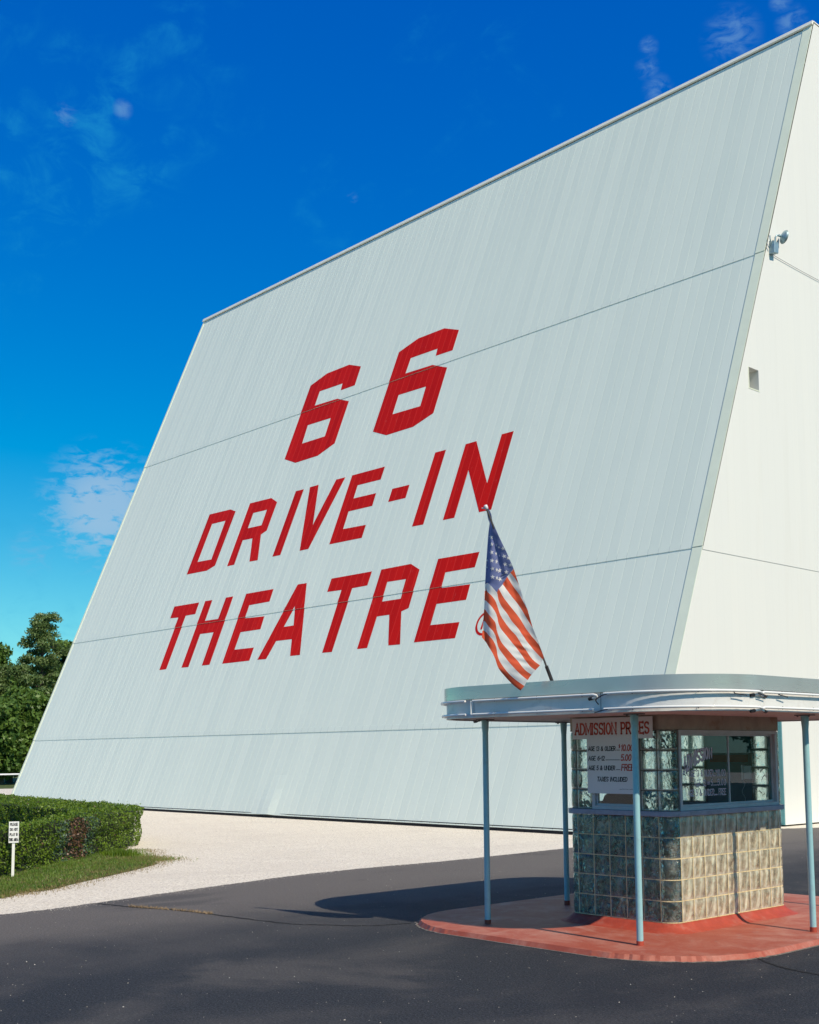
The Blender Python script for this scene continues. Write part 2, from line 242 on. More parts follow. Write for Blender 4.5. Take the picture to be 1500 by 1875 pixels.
# cracks
def crack(pts, w, dry):
    """one crack in the asphalt: a dark ragged groove line and the dry grass growing in it"""
    P = smooth_poly(pts, 14, .012); b = MB(); n = len(P)
    vs = []
    for i, v in enumerate(P):
        d = (P[min(i + 1, n - 1)] - P[max(i - 1, 0)]).normalized(); k = Vector((-d.y, d.x)); ww = w * random.uniform(.35, 1.2) * (.25 if i in (0, n - 1) else 1)
        vs += [(v.x + k.x * ww, v.y + k.y * ww, .004), (v.x - k.x * ww, v.y - k.y * ww, .004)]
    b.add(vs, [(2 * i, 2 * i + 1, 2 * i + 3, 2 * i + 2) for i in range(n - 1)]); return b
M_crack = mat('crack_dirt', (.012, .011, .011), .95)
M_straw = mat('dry_straw', (.27, .19, .11), .9, var=.3, vscale=30)
ck = crack([(-13.41, 7.19), (-12.84, 7.31), (-12.02, 7.55), (-11.2, 7.64), (-10.33, 7.77), (-10.04, 7.94), (-9.62, 8.26), (-9.45, 8.70)], .020, True).build('asphalt_crack', M_crack); tag(ck, kind='structure')
ck = crack([(-5.74, 9.33), (-5.43, 9.11), (-5.17, 9.01), (-4.95, 8.96), (-4.6, 8.8), (-4.2, 8.9)], .018, False).build('asphalt_crack', M_crack); tag(ck, kind='structure')
def tuft_mesh(spots, h, w, name, m, lean=.5):
    n = len(spots); S = np.array(spots, float); hh = h * rng.uniform(.45, 1.2, n); an = rng.uniform(0, 2 * np.pi, n); la = rng.uniform(0, 2 * np.pi, n)
    dx, dy = np.cos(an) * w, np.sin(an) * w; lx, ly = np.cos(la) * hh * lean * rng.uniform(.2, 1, n), np.sin(la) * hh * lean * rng.uniform(.2, 1, n)
    z = S[:, 2] if S.shape[1] > 2 else np.zeros(n)
    V = np.stack([np.stack([S[:, 0] - dx, S[:, 1] - dy, z], 1), np.stack([S[:, 0] + dx, S[:, 1] + dy, z], 1), np.stack([S[:, 0] + lx, S[:, 1] + ly, z + hh], 1)], 1).reshape(-1, 3)
    return V, [(3 * i, 3 * i + 1, 3 * i + 2) for i in range(n)]
line = smooth_poly([(-12.84, 7.31), (-12.5, 7.42), (-12.02, 7.55), (-11.6, 7.61)], 12)
sp = []
for v in line:
    for _ in range(15): sp.append((v.x + random.gauss(0, .02), v.y + random.gauss(0, .018), .003))
V, Fc = tuft_mesh(sp, .03, .004, 'x', None, 1.6)
tag(mesh('dry_grass', V, Fc, M_straw), 'thin dry grass growing in the crack across the asphalt', 'grass', kind='stuff')
# loose stones on asphalt and gravel
def stones(name, xy, z, smin, smax, m, label):
    b = MB()
    for (x, y) in xy:
        s = random.uniform(smin, smax) * (1 if random.random() < .9 else 1.7); a = random.uniform(0, 6.28)
        vs = [(x + s * math.cos(a + k * 2.094) * random.uniform(.7, 1.2), y + s * math.sin(a + k * 2.094) * random.uniform(.7, 1.2), z) for k in range(3)] + [(x + s * .2, y, z + s * random.uniform(.5, .95))]
        b.add(vs, [(0, 1, 3), (1, 2, 3), (2, 0, 3)])
    return tag(b.build(name, m), label, 'gravel', kind='stuff')
M_stone = mat('pale_stone', (.55, .51, .45), .9, var=.35, vscale=20)
pts = []
while len(pts) < 1300:
    r = random.uniform(4, 30) ** 1.0; a = random.uniform(.35, 1.35); x, y = -r * math.sin(a), r * math.cos(a)
    if x > -13.4 and not (-9.7 < x < -5.7 and 8.4 < y < 13.4): pts.append((x, y))
for _ in range(3600):
    v = random.choice(ev)
    if 3 < v.y < 30: pts.append((v.x + abs(random.gauss(0, .13)) - .03, v.y + random.uniform(-.1, .1)))
stones('loose_stones', pts, .0, .0018, .0055, M_stone, 'small pale stones scattered over the dark asphalt')
pts = []
while len(pts) < 9000:
    x = random.uniform(-30, -13.3); y = random.uniform(4.5, 24)
    if (x < -13.4 - (y - 6) * .1): pts.append((x, y))
stones('gravel_stones', pts, -.008, .004, .011, M_stone, 'coarse pale stones lying loose over the gravel yard')
# ============================================================ DRIVE-IN SCREEN
T_, C_, XR, XL = D_scr['t'], D_scr['c'], D_scr['xR'], D_scr['xL']
NRM = Vector((0, -1, T_)).normalized(); SLP = Vector((0, T_, 1)).normalized()
ZB = .07; Z3, Z2, Z1, ZT = D_scr['z3'], D_scr['z2'], D_scr['z1'], D_scr['zt']
TIERS = [ZB, Z3, Z2, Z1, ZT - .13]; TOFF = [.0, .012, .024, .036]; FLASH = .14
PIT = .3048; GW = .022; GD = .0045
def fp(x, z, off=0.0): return Vector((x, C_ + T_ * z, z)) + NRM * off
def foff(x, z, tier):
    """height of the siding surface above the back plane"""
    o = TOFF[tier]
    if tier > 0 and z < TIERS[tier] + FLASH + 1e-4: return o + .004
    k = (x - XR) % PIT
    if z < TIERS[tier + 1] and GW * .02 < k < GW * .98: o -= GD * (1 - abs(k / GW * 2 - 1))
    # bent sheet low down, left of the middle
    if tier == 0:
        dx = (x + 28.25) / .55; dz = (z - .1) / .75
        o += .05 * math.exp(-dx * dx * 1.0) * math.exp(-dz * dz) * (1 if x < -28.1 else .35)
    return o
def siding_mat(name, base, dark, rough=.45, red=False):
    M = bpy.data.materials.new(name); M.use_nodes = True; t = NT(M.node_tree); p = t.pos(); s = t.sep(p)
    k = t.math('FLOOR', t.math('DIVIDE', t.math('SUBTRACT', s[0], XR), PIT))
    tier = t.math('ADD', t.math('GREATER_THAN', s[2], Z3), t.math('ADD', t.math('GREATER_THAN', s[2], Z2), t.math('GREATER_THAN', s[2], Z1)))
    wn = t.node('ShaderNodeTexWhiteNoise', dict(noise_dimensions='2D'), Vector=t.node('ShaderNodeCombineXYZ', None, i0=k, i1=tier).outputs[0]).outputs['Value']
    st = t.noise(t.scale(p, 9, .35, .35), 1.2, 6, .6)
    bl = t.noise(p, .35, 5, .6)
    f = t.math('ADD', t.math('MULTIPLY', wn, .60), t.math('ADD', t.math('MULTIPLY', st, .30), t.math('MULTIPLY', bl, .5)))
    c = t.mix(t.rng(f, .25, 1.25), base, dark)
    # groove shadow painted along the seams between sheets, paler line on the letters
    fr = t.math('MODULO', t.math('SUBTRACT', s[0], XR - 300 * PIT), PIT)
    seam = t.math('MULTIPLY', t.rng(fr, .004, .012), t.rng(fr, .012, .022, 1, 0))
    c = t.mix(t.math('MULTIPLY', seam, .50 if not red else .18), c, (.22, .30, .33) if not red else (.75, .35, .30))
    if red: c = t.mix(t.math('MULTIPLY', t.rng(t.noise(t.scale(p, 14, 1.2, 1.2), 2.5, 5, .7), .64, .74), .5), c, (.66, .33, .29))
    b = t.node('ShaderNodeBsdfPrincipled', None, Base_Color=c, Roughness=rough)
    b.inputs['Specular IOR Level'].default_value = .05 if red else .3
    t.set(b.inputs['Normal'], t.bump(t.noise(t.scale(p, 1, .25, .25), 2.2, 4), .12, .03))
    t.node('ShaderNodeOutputMaterial', None, Surface=b.outputs[0]); return M
M_front = siding_mat('pale_green_siding', (.815, .87, .76), (.75, .815, .72))
M_side = mat('white_siding', (.735, .725, .68), .5, var=.025, vscale=.8, spec=.3)
t = NT(M_side.node_tree); p = t.pos(); s_ = t.sep(p)
wn = t.node('ShaderNodeTexWhiteNoise', dict(noise_dimensions='1D'), W=t.math('FLOOR', t.math('DIVIDE', s_[1], .3048))).outputs['Value']
c = t.mix(t.math('MULTIPLY', wn, .5), (.745, .735, .69), (.715, .71, .675))
fr = t.math('MODULO', t.math('ADD', s_[1], 30.48), .3048)
c = t.mix(t.math('MULTIPLY', t.math('MULTIPLY', t.rng(fr, .0, .008), t.rng(fr, .012, .024, 1, 0)), .07), c, (.42, .42, .40))
c = t.mix(t.math('MULTIPLY', t.rng(t.noise(t.scale(p, 3, 3, .25), 1.0, 7, .65), .52, .72), .10), c, (.56, .53, .46))
b = t.node('ShaderNodeBsdfPrincipled', None, Base_Color=c, Roughness=.5); t.node('ShaderNodeOutputMaterial', None, Surface=b.outputs[0])
M_trim = mat('trim_paint', (.84, .88, .70), .5, var=.04, vscale=2, spec=.3)
M_cop = mat('coping_paint', (.88, .86, .76), .45, var=.05, vscale=1)
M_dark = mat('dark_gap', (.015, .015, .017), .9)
M_letter = siding_mat('red_letter_paint', (.66, .014, .010), (.53, .010, .008), .5, True)

scr = empty('drive_in_screen', (-30, 21, 0), 'giant leaning drive in cinema screen tower with pale siding and red painted lettering', 'screen')
def xbreaks(a, b):
    out = [a]; k = math.floor((a - XR) / PIT)
    while True:
        x0 = XR + k * PIT
        for q_ in (x0, x0 + GW / 2, x0 + GW):
            if a + 1e-4 < q_ < b - 1e-4: out.append(q_)
        if x0 > b: break
        k += 1
    out.append(b); return out
b = MB()
X0s, X1s = XL + .02, XR - .02
for ti in range(4):
    z0, z1 = TIERS[ti], TIERS[ti + 1]
    zs = [z0] + ([z0 + FLASH, z0 + FLASH + .002] if ti else [.25, .5, .8, 1.2]) + [z1]
    xs = xbreaks(X0s, X1s); base = len(b.v); nx = len(xs)
    for z in zs:
        for x in xs: b.v.append(tuple(fp(x, z, foff(x, z if z < z1 else z - .001, ti))))
    for j in range(len(zs) - 1):
        for i in range(nx - 1): b.f.append((base + j * nx + i, base + j * nx + i + 1, base + (j + 1) * nx + i + 1, base + (j + 1) * nx + i)); b.m.append(0)
    # underside lip of each sheet row
    base = len(b.v); dep = .03 if ti else .02
    o0 = foff(-20.05, z0 + .01, ti)
    b.add([fp(X0s, z0, o0), fp(X1s, z0, o0), fp(X1s, z0, o0 - .03), fp(X0s, z0, o0 - .03)], [(0, 3, 2, 1)])
b.build('front_siding', M_front, scr)
# black strip standing in for the shaded gap under the siding
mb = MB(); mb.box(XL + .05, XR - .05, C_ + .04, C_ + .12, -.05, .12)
mb.build('gap_shade_strip', M_dark, scr)
# coping, edge trims
mb = MB(); mb.obox(fp(XL - .03, ZT - .11, .036 + .012), (XR - XL + .06, 0, 0), SLP * .11 / SLP.z, NRM * .06)
mb.obox(fp(XL - .03, ZT, .05), (XR - XL + .06, 0, 0), (0, 1.75, .0), (0, 0, .03)); mb.build('coping', M_cop, scr)
mb = MB(); zz = [ZB, Z3, Z2, Z1, ZT - .145]
for (xa, wd) in ((XR - .26, .276), (XL - .015, .12)):
    mb = MB()
    for i in range(4):
        mb.obox(fp(xa, zz[i] + (.02 if i else 0), TOFF[i] + .004), (wd, 0, 0), SLP * ((zz[i + 1] - zz[i] - .0) / SLP.z), NRM * .012)
    mb.build('edge_trim', M_trim, scr)
# side wall (right) with the recessed vent opening
YV0, YV1, ZV0, ZV1 = 25.19, 25.64, 10.57, 11.09
YB = C_ + T_ * ZT + 1.6
def sy(z): return C_ + T_ * z + .0
def sidewall(x, name, hole):
    s = 1 if x > -30 else -1; b = MB(); xs_ = x
    def quad(ya0, ya1, yb0, yb1, z0, z1, off=0):   # trapezoid between z0 and z1
        b.add([(xs_ + off, ya0, z0), (xs_ + off, yb0, z0), (xs_ + off, yb1, z1), (xs_ + off, ya1, z1)], [(0, 1, 2, 3) if s > 0 else (3, 2, 1, 0)])
    if not hole: quad(sy(ZB), sy(ZT), YB, YB, ZB, ZT); return b
    jz = Z2 - .05
    quad(sy(ZB), sy(jz), YB, YB, ZB, jz)
    o = .012
    quad(sy(jz), sy(ZV0), YB, YB, jz, ZV0, o)
    quad(sy(ZV0), sy(ZV1), YV0, YV0, ZV0, ZV1, o); quad(YV1, YV1, YB, YB, ZV0, ZV1, o)
    quad(sy(ZV1), sy(ZT), YB, YB, ZV1, ZT, o)
    b.add([(x + o, sy(jz), jz), (x + o, YB, jz), (x, YB, jz), (x, sy(jz), jz)], [(0, 3, 2, 1)])
    return b
sidewall(XR, 'a', True).build('side_wall', M_side, scr)
sidewall(XL, 'b', False).build('side_wall', M_side, scr)
mb = MB(); mb.add([(XL, YB, ZB), (XR, YB, ZB), (XR, YB, ZT), (XL, YB, ZT)], [(3, 2, 1, 0)]); mb.build('rear_wall', M_side, scr)
# vent: recessed hood
mb = MB(); d_ = .55; x0, x1 = XR + .012 - d_, XR + .012
mb.add([(x1, YV0, ZV0), (x1, YV1, ZV0), (x1, YV1, ZV1), (x1, YV0, ZV1), (x0, YV0, ZV0), (x0, YV1, ZV0), (x0, YV1, ZV1), (x0, YV0, ZV1)],
       [(0, 1, 5, 4), (1, 2, 6, 5), (2, 3, 7, 6), (3, 0, 4, 7), (4, 5, 6, 7)])
ve = mb.build('vent_opening', M_side, scr)
mb = MB()
for (a, b_, c_, e_) in ((YV0 - .02, YV1 + .02, ZV0 - .02, ZV0), (YV0 - .015, YV0, ZV0, ZV1)):
    mb.box(XR + .0135, XR + .022, a, b_, c_, e_)
fr = mb.build('vent_frame', M_trim, scr)
# low lean-to against the side wall, behind the booth
mb = MB(); mb.box(XR + .0, XR + .11, 25.93, YB + .4, .03, 3.0)
M_bayshade = mat('bay_shade_teal', (.10, .30, .33), .5, var=.06)
lt = mb.build('wall_bay', M_side, scr)
mb = MB(); mb.box(XR + .01, XR + .10, 25.905, 25.928, .03, 3.0); mb.build('bay_shaded_side', M_bayshade, scr)  # left return of the bay, its bluish shade painted on as teal

# painted letters: cut along seams so they lie on the siding
def clip(poly, ax, val, keep_gt):
    out = []
    for i in range(len(poly)):
        a, b = poly[i], poly[(i + 1) % len(poly)]; ia = (a[ax] > val) == keep_gt; ib = (b[ax] > val) == keep_gt
        if ia: out.append(a)
        if ia != ib:
            s = (val - a[ax]) / (b[ax] - a[ax]); out.append((a[0] + (b[0] - a[0]) * s, a[1] + (b[1] - a[1]) * s))
    return out
def letter(name, outer, hole, label, m=None):
    loops = [[Vector((x, z, 0)) for x, z in outer]] + ([[Vector((x, z, 0)) for x, z in hole]] if hole else [])
    flat = [p for l in loops for p in l]; tris = tessellate_polygon(loops); b = MB()
    for tr_ in tris:
        tri = [(flat[i].x, flat[i].y) for i in tr_]
        if abs((tri[1][0] - tri[0][0]) * (tri[2][1] - tri[0][1]) - (tri[2][0] - tri[0][0]) * (tri[1][1] - tri[0][1])) < 1e-6: continue
        for ti in range(4):
            zr = [(TIERS[ti], TIERS[ti + 1])] if ti == 0 else [(TIERS[ti], TIERS[ti] + FLASH), (TIERS[ti] + FLASH, TIERS[ti + 1])]
            for za, zb in zr:
                p = clip(clip(tri, 1, za, True), 1, zb, False) if tri else []
                if len(p) < 3: continue
                xs = xbreaks(min(q_[0] for q_ in p) - .001, max(q_[0] for q_ in p) + .001)
                for xa, xb in zip(xs[:-1], xs[1:]):
                    c = clip(clip(p, 0, xa, True), 0, xb, False)
                    if len(c) < 3: continue
                    zm = (za + zb) / 2
                    vs = []
                    for (x, z) in c:
                        zc = min(max(z, za + 2e-3), zb - 2e-3)
                        vs.append(fp(x, z, foff(x, zc, ti) + .004))
                    n = (vs[1] - vs[0]).cross(vs[2] - vs[0]); f = tuple(range(len(vs)))
                    if n.dot(NRM) < 0: f = tuple(reversed(f))
                    b.add(vs, [f])
    o = b.build('painted_letter', m or M_letter, scr); o['label'] = label; return o
cnt = {}
for i, (n, w, o_, h_) in enumerate(D_letters):
    cnt[(n, w)] = cnt.get((n, w), 0) + 1
    ordn = ['first', 'second'][cnt[(n, w)] - 1]
    letter(n, o_, h_, ('red painted digit 6, %s of the number 66' % ('left' if ordn == 'first' else 'right')) if n == '6' else ('red painted %s%s in the word %s' % ((ordn + ' ') if sum(1 for l in D_letters if l[0] == n and l[1] == w) > 1 else '', n if n == 'hyphen' else 'letter ' + n, w)))
N_ = 28; cx_, cz_ = -21.50, 5.165
ring = [(cx_ + .335 * math.cos(-2 * math.pi * k / N_), cz_ + .335 * math.sin(-2 * math.pi * k / N_)) for k in range(N_)]
ringi = [(cx_ + .268 * math.cos(2 * math.pi * k / N_), cz_ + .268 * math.sin(2 * math.pi * k / N_)) for k in range(N_)]
o = letter('ring', ring, ringi, 'thin red painted ring mark after the word THEATRE'); o.name = 'painted_ring'
o = letter('r', [(-21.60, 5.27), (-21.62, 5.005), (-21.555, 5.0), (-21.55, 5.07), (-21.50, 5.07), (-21.44, 5.0), (-21.39, 5.0), (-21.46, 5.10), (-21.40, 5.18), (-21.44, 5.29), (-21.54, 5.33)], [], 'small red painted letter inside the ring mark'); o.name = 'painted_letter'

# floodlight on the side wall
FX = XR + .012
M_lampb = mat('weathered_lamp_metal', (.30, .42, .46), .45, .4, var=.15)
LS = .72; LO = Vector((FX, 26.55, 14.30))
lampo = empty('floodlight', (FX, 26.75, 14.4), 'small blue grey floodlight on an upright arm high on the white side wall', 'floodlight')
mb = MB(); mb.obox((FX + .0, 26.55, 14.25), (.22, 0, 0), (0, .28, .04), (0, .03, .42)); bevel(mb.build('junction_box', M_lampb, lampo), .015)
mb = MB(); mb.tube([(FX + .1, 26.62, 14.55), (FX + .13, 26.45, 14.72), (FX + .14, 26.42, 14.85)], .022, 6)
mb.tube([(FX + .1, 26.5, 14.45), (FX + .16, 26.35, 14.62)], .022, 6); mb.build('conduit', M_lampb, lampo)
mb = MB(); mb.tube([(FX + .12, 26.78, 14.6), (FX + .14, 26.79, 14.9), (FX + .16, 26.85, 14.98), (FX + .2, 27.05, 15.0)], .032, 8); mb.build('arm', M_lampb, lampo)
mb = MB(); rr = [(.0, .03), (.04, .09), (.1, .17), (.14, .24), (.15, .245), (.11, .17), (.05, .08)]
ax = Vector((.35, .85, -.1)).normalized(); c0 = Vector((FX + .2, 27.05, 15.0)); mb.tube([c0 + ax * a for a, _ in rr], [r for _, r in rr], 18)
mb.tube([c0 - ax * .08, c0 + ax * .01], .045, 8); lo = mb.build('lamp_head', M_lampb, lampo, True)
mb = MB(); mb.tube([c0 + ax * .06, c0 + ax * .2], [.03, .018], 8); mb.build('bulb', mat('lamp_glass', (.75, .78, .8), .15), lampo, True)
for ob in lampo.children:
    for v in ob.data.vertices: v.co = LO + (v.co - LO) * LS + Vector((0, -.20, .0))
mb = MB(); mb.tube([(FX + .03, 26.55 + k * .5, 14.28 - .018 * k + .002 * k * k) for k in range(10)], .007, 5)
tag(mb.build('cable', mat('grey_cable', (.30, .31, .32), .7)), 'thin grey cable running off the floodlight along the white wall', 'cable')
# ============================================================ TICKET BOOTH
BX1, BY0 = D_scr['bx'], D_scr['by']
MOD = .2032; RB = .15
BX0, BY1 = BX1 - (5 * MOD + 2 * RB), BY0 + 9 * MOD + 2 * RB
G0 = .13; SILL = G0 + 5 * MOD; U0 = SILL + .055; UT = 1.995; CEIL = 2.15
SLZ = .045
def rrect(x0, x1, y0, y1, r, n=8, off=0.0):
    """rounded rectangle, counter-clockwise from the front-left; list of (x, y, nx, ny)"""
    out = []
    for cx, cy, a0 in ((x1 - r, y0 + r, -90), (x1 - r, y1 - r, 0), (x0 + r, y1 - r, 90), (x0 + r, y0 + r, 180)):
        for k in range(n + 1):
            a = math.radians(a0 + 90 * k / n); out.append((cx + (r + off) * math.cos(a), cy + (r + off) * math.sin(a), math.cos(a), math.sin(a)))
    return out
def prism(mb, loop, z0, z1, mi=0, cap=True, off_top=0.0, off_bot=0.0):
    n = len(loop); b = len(mb.v)
    mb.v += [(x + nx * off_bot, y + ny * off_bot, z0) for x, y, nx, ny in loop] + [(x + nx * off_top, y + ny * off_top, z1) for x, y, nx, ny in loop]
    for i in range(n): j = (i + 1) % n; mb.f.append((b + i, b + j, b + n + j, b + n + i)); mb.m.append(mi)
    if cap: mb.f.append(tuple(b + n + i for i in range(n))); mb.m.append(mi); mb.f.append(tuple(b + i for i in reversed(range(n)))); mb.m.append(mi)
def ringband(mb, loop, z0, z1, t0, t1, mi=0):
    """closed band between offsets t0 (inner) and t1 (outer)"""
    n = len(loop); b = len(mb.v)
    for t, z in ((t1, z0), (t1, z1), (t0, z1), (t0, z0)): mb.v += [(x + nx * t, y + ny * t, z) for x, y, nx, ny in loop]
    for i in range(n):
        j = (i + 1) % n
        for k in range(4): k2 = (k + 1) % 4; mb.f.append((b + k * n + i, b + k * n + j, b + k2 * n + j, b + k2 * n + i)); mb.m.append(mi)
# --- slab
M_red = bpy.data.materials.new('red_concrete'); M_red.use_nodes = True
t = NT(M_red.node_tree); p = t.pos()
a = t.mix(t.rng(t.noise(p, 2.2, 9, .68, .6), .42, .68), (.38, .082, .044), (.47, .18, .125))
a = t.mix(t.math('MULTIPLY', t.rng(t.noise(t.scale(p, 1, 1, 1), 1.1, 10, .7, 1.2), .52, .68), .6), a, (.52, .30, .24))
a = t.mix(t.rng(t.noise(p, 45, 6, .7), .3, .7, 0, .3), a, (.24, .05, .03))
a = t.mix(t.math('MULTIPLY', t.rng(t.noise(p, 5, 8, .7), .60, .70), .4), a, (.30, .27, .25))
b_ = t.node('ShaderNodeBsdfPrincipled', None, Base_Color=a, Roughness=.62)
t.set(b_.inputs['Normal'], t.bump(t.noise(p, 60, 6, .7), .35, .006)); t.node('ShaderNodeOutputMaterial', None, Surface=b_.outputs[0])
M_redc = mat('red_curb_paint', (.38, .055, .028), .6, var=.18, vscale=9, bump=.4, bscale=40, bdist=.008, dirt=(.40, .22, .17), dirt_amt=.35, dscale=5)
slab_loop = rrect(-9.72, -5.70, 8.39, 13.45, 1.15, 14)
b = MB(); sl_ = [(x + random.uniform(-.008, .008), y + random.uniform(-.008, .008), nx, ny) for x, y, nx, ny in rrect(-9.72, -5.70, 8.39, 13.45, 1.15, 40)]
prism(b, sl_, -.01, SLZ, 0, True, -.035, 0)
tag(b.build('pavement', M_red), kind='structure')
b = MB(); ringband(b, [(x + random.uniform(-.015, .015), y + random.uniform(-.015, .015), nx, ny) for x, y, nx, ny in sl_], .001, .005, 0, .022)
tag(b.build('slab_rim', mat('broken_concrete_rim', (.17, .15, .13), .95, var=.5, vscale=25)), kind='structure')

booth = empty('ticket_booth', ((BX0 + BX1) / 2, (BY0 + BY1) / 2, 0), 'glass block ticket booth under a round cornered steel canopy on thin pale blue posts', 'ticket booth')
# coved curb
b = MB(); bl = rrect(BX0, BX1, BY0, BY1, RB, 8)
prof = [(.16, SLZ - .004), (.115, SLZ + .008), (.07, SLZ + .026), (.035, SLZ + .052), (.012, G0 - .008), (-.03, G0 - .004)]
n = len(bl)
for o_, z in prof: b.v += [(x + nx * o_ + (random.uniform(-.008, .008) if o_ > .05 else 0), y + ny * o_, z) for x, y, nx, ny in bl]
for k in range(len(prof) - 1):
    for i in range(n): j = (i + 1) % n; b.f.append((k * n + i, k * n + j, (k + 1) * n + j, (k + 1) * n + i)); b.m.append(0)
autosm(b.build('curb', M_redc, booth), 60)

# --- glass blocks
def glass_mat(name, block_col, tint, diff, bs=.4, rim=False):
    M = bpy.data.materials.new(name); M.use_nodes = True; t = NT(M.node_tree); p = t.pos()
    at = t.node('ShaderNodeAttribute', dict(attribute_name='blk')).outputs['Vector']; bu, bv, br = t.sep(at)
    pp = t.vmath('ADD', t.scale(p, 1, 1, .55), t.node('ShaderNodeCombineXYZ', None, i0=br, i1=0.0, i2=0.0).outputs[0])
    w = t.noise(pp, 13, 2, .45, 1.5)
    wv = t.rng(w, .35, .65)
    nb = t.bump(t.math('ADD', w, t.math('MULTIPLY', t.noise(t.scale(p, 1, 1, .6), 11, 1, .5, 1.2), .8)), bs, .03)
    g = t.node('ShaderNodeBsdfGlass', None, Color=tint, Roughness=.03, IOR=1.45, Normal=nb).outputs[0]
    c = t.mix(t.rng(w, .40, .60), block_col, tuple(v * .62 for v in block_col))
    c = t.mix(t.rng(t.noise(p, 3.0, 6), .4, .7), c, tuple(v * f for v, f in zip(block_col, (.80, .84, .92))))
    # pale rib highlights painted into the glass colour
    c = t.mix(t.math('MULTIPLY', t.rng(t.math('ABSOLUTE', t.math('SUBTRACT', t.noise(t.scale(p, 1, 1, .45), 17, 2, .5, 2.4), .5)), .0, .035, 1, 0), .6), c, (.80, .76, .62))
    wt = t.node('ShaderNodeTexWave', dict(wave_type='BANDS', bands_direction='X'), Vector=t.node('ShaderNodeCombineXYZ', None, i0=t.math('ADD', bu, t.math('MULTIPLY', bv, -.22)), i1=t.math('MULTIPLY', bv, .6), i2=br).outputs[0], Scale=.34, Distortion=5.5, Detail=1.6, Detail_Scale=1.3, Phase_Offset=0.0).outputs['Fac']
    lo_, hi_ = (tuple(v * .34 for v in block_col), tuple(min(1, v * 1.55 + .12) for v in block_col))
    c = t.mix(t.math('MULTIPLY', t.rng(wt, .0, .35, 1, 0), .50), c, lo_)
    c = t.mix(t.math('MULTIPLY', t.rng(wt, .70, .95), .70), c, hi_)  # dark and bright glint streaks painted into the colour
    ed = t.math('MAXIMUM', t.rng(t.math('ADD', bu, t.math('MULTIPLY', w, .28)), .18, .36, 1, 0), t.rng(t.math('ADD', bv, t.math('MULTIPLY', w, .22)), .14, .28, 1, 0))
    c = t.mix(t.math('MULTIPLY', ed, .6), c, (.93, .88, .74))  # highlight along left and lower block edges, painted pale
    c = t.mix(t.rng(t.math('ADD', bu, t.math('MULTIPLY', w, .35)), .85, 1.15, 0, .45), c, tuple(v * .4 for v in block_col))
    d = t.node('ShaderNodeBsdfPrincipled', None, Base_Color=c, Roughness=.25, Normal=nb)
    d.inputs['Specular IOR Level'].default_value = .7; d.inputs['Coat Weight'].default_value = .8; d.inputs['Coat Roughness'].default_value = .06
    dirt = t.rng(t.noise(p, 9, 5, .6), .3, .7, max(0, diff - .18), min(1, diff + .15))
    if rim:      # the thick dark edge of a hollow block
        e_ = t.math('MINIMUM', t.math('MINIMUM', bu, t.math('SUBTRACT', 1.0, bu)), t.math('MULTIPLY', t.math('MINIMUM', bv, t.math('SUBTRACT', 1.0, bv)), 2.2))
        dirt = t.math('MAXIMUM', dirt, t.rng(t.math('ADD', e_, t.math('MULTIPLY', w, .15)), .13, .30, .85, 0))
    mx = t.node('ShaderNodeMixShader', None, i0=dirt, i1=g, i2=d.outputs[0])
    t.node('ShaderNodeOutputMaterial', None, Surface=mx.outputs[0]); return M
M_gl_low = glass_mat('tan_glass_block', (.78, .635, .42), (.86, .93, .90), .62, .6)  # lit copy of the block glass, sunlit tan put into its colour
M_gl_shade = glass_mat('shaded_glass_block', (.26, .27, .23), (.82, .92, .92), .20, .9)  # darker copy for the front face, shade put into the colour
M_gl_up = glass_mat('clear_glass_block', (.05, .06, .05), (.93, 1.0, .97), .10, .45, True)
M_mortar = mat('yellowed_mortar', (.66, .54, .30), .85, var=.25, vscale=25, dirt=(.12, .09, .06), dirt_amt=.6, dscale=12)
def booth_path(s):
    """arc length s, 0 at the start of the front straight (left end)"""
    fl, rl = 5 * MOD, 9 * MOD; ar = math.pi / 2 * RB; P = 2 * (fl + rl) + 4 * ar; s %= P
    for (x, y, dx, dy, L, kind) in ((BX0 + RB, BY0, 1, 0, fl, 0), (BX1 - RB, BY0 + RB, -90, 0, ar, 1), (BX1, BY0 + RB, 0, 1, rl, 0), (BX1 - RB, BY1 - RB, 0, 0, ar, 1),
                                 (BX1 - RB, BY1, -1, 0, fl, 0), (BX0 + RB, BY1 - RB, 90, 0, ar, 1), (BX0, BY1 - RB, 0, -1, rl, 0), (BX0 + RB, BY0 + RB, 180, 0, ar, 1)):
        if s <= L + 1e-9:
            if kind == 0: return (x + dx * s, y + dy * s, dy, -dx)
            a = math.radians(dx + 90 * s / L); return (x + RB * math.cos(a), y + RB * math.sin(a), math.cos(a), math.sin(a))
        s -= L
FL, RL, AR = 5 * MOD, 9 * MOD, math.pi / 2 * RB
cols = []   # (s0, s1, side)
s = 0
for side, L, k in (('front', FL, 5), ('cfr', AR, 1), ('right', RL, 9), ('cbr', AR, 1), ('back', FL, 5), ('cbl', AR, 1), ('left', RL, 9), ('cfl', AR, 1)):
    for i in range(k): cols.append((s + L * i / k, s + L * (i + 1) / k, side, i))
    s += L
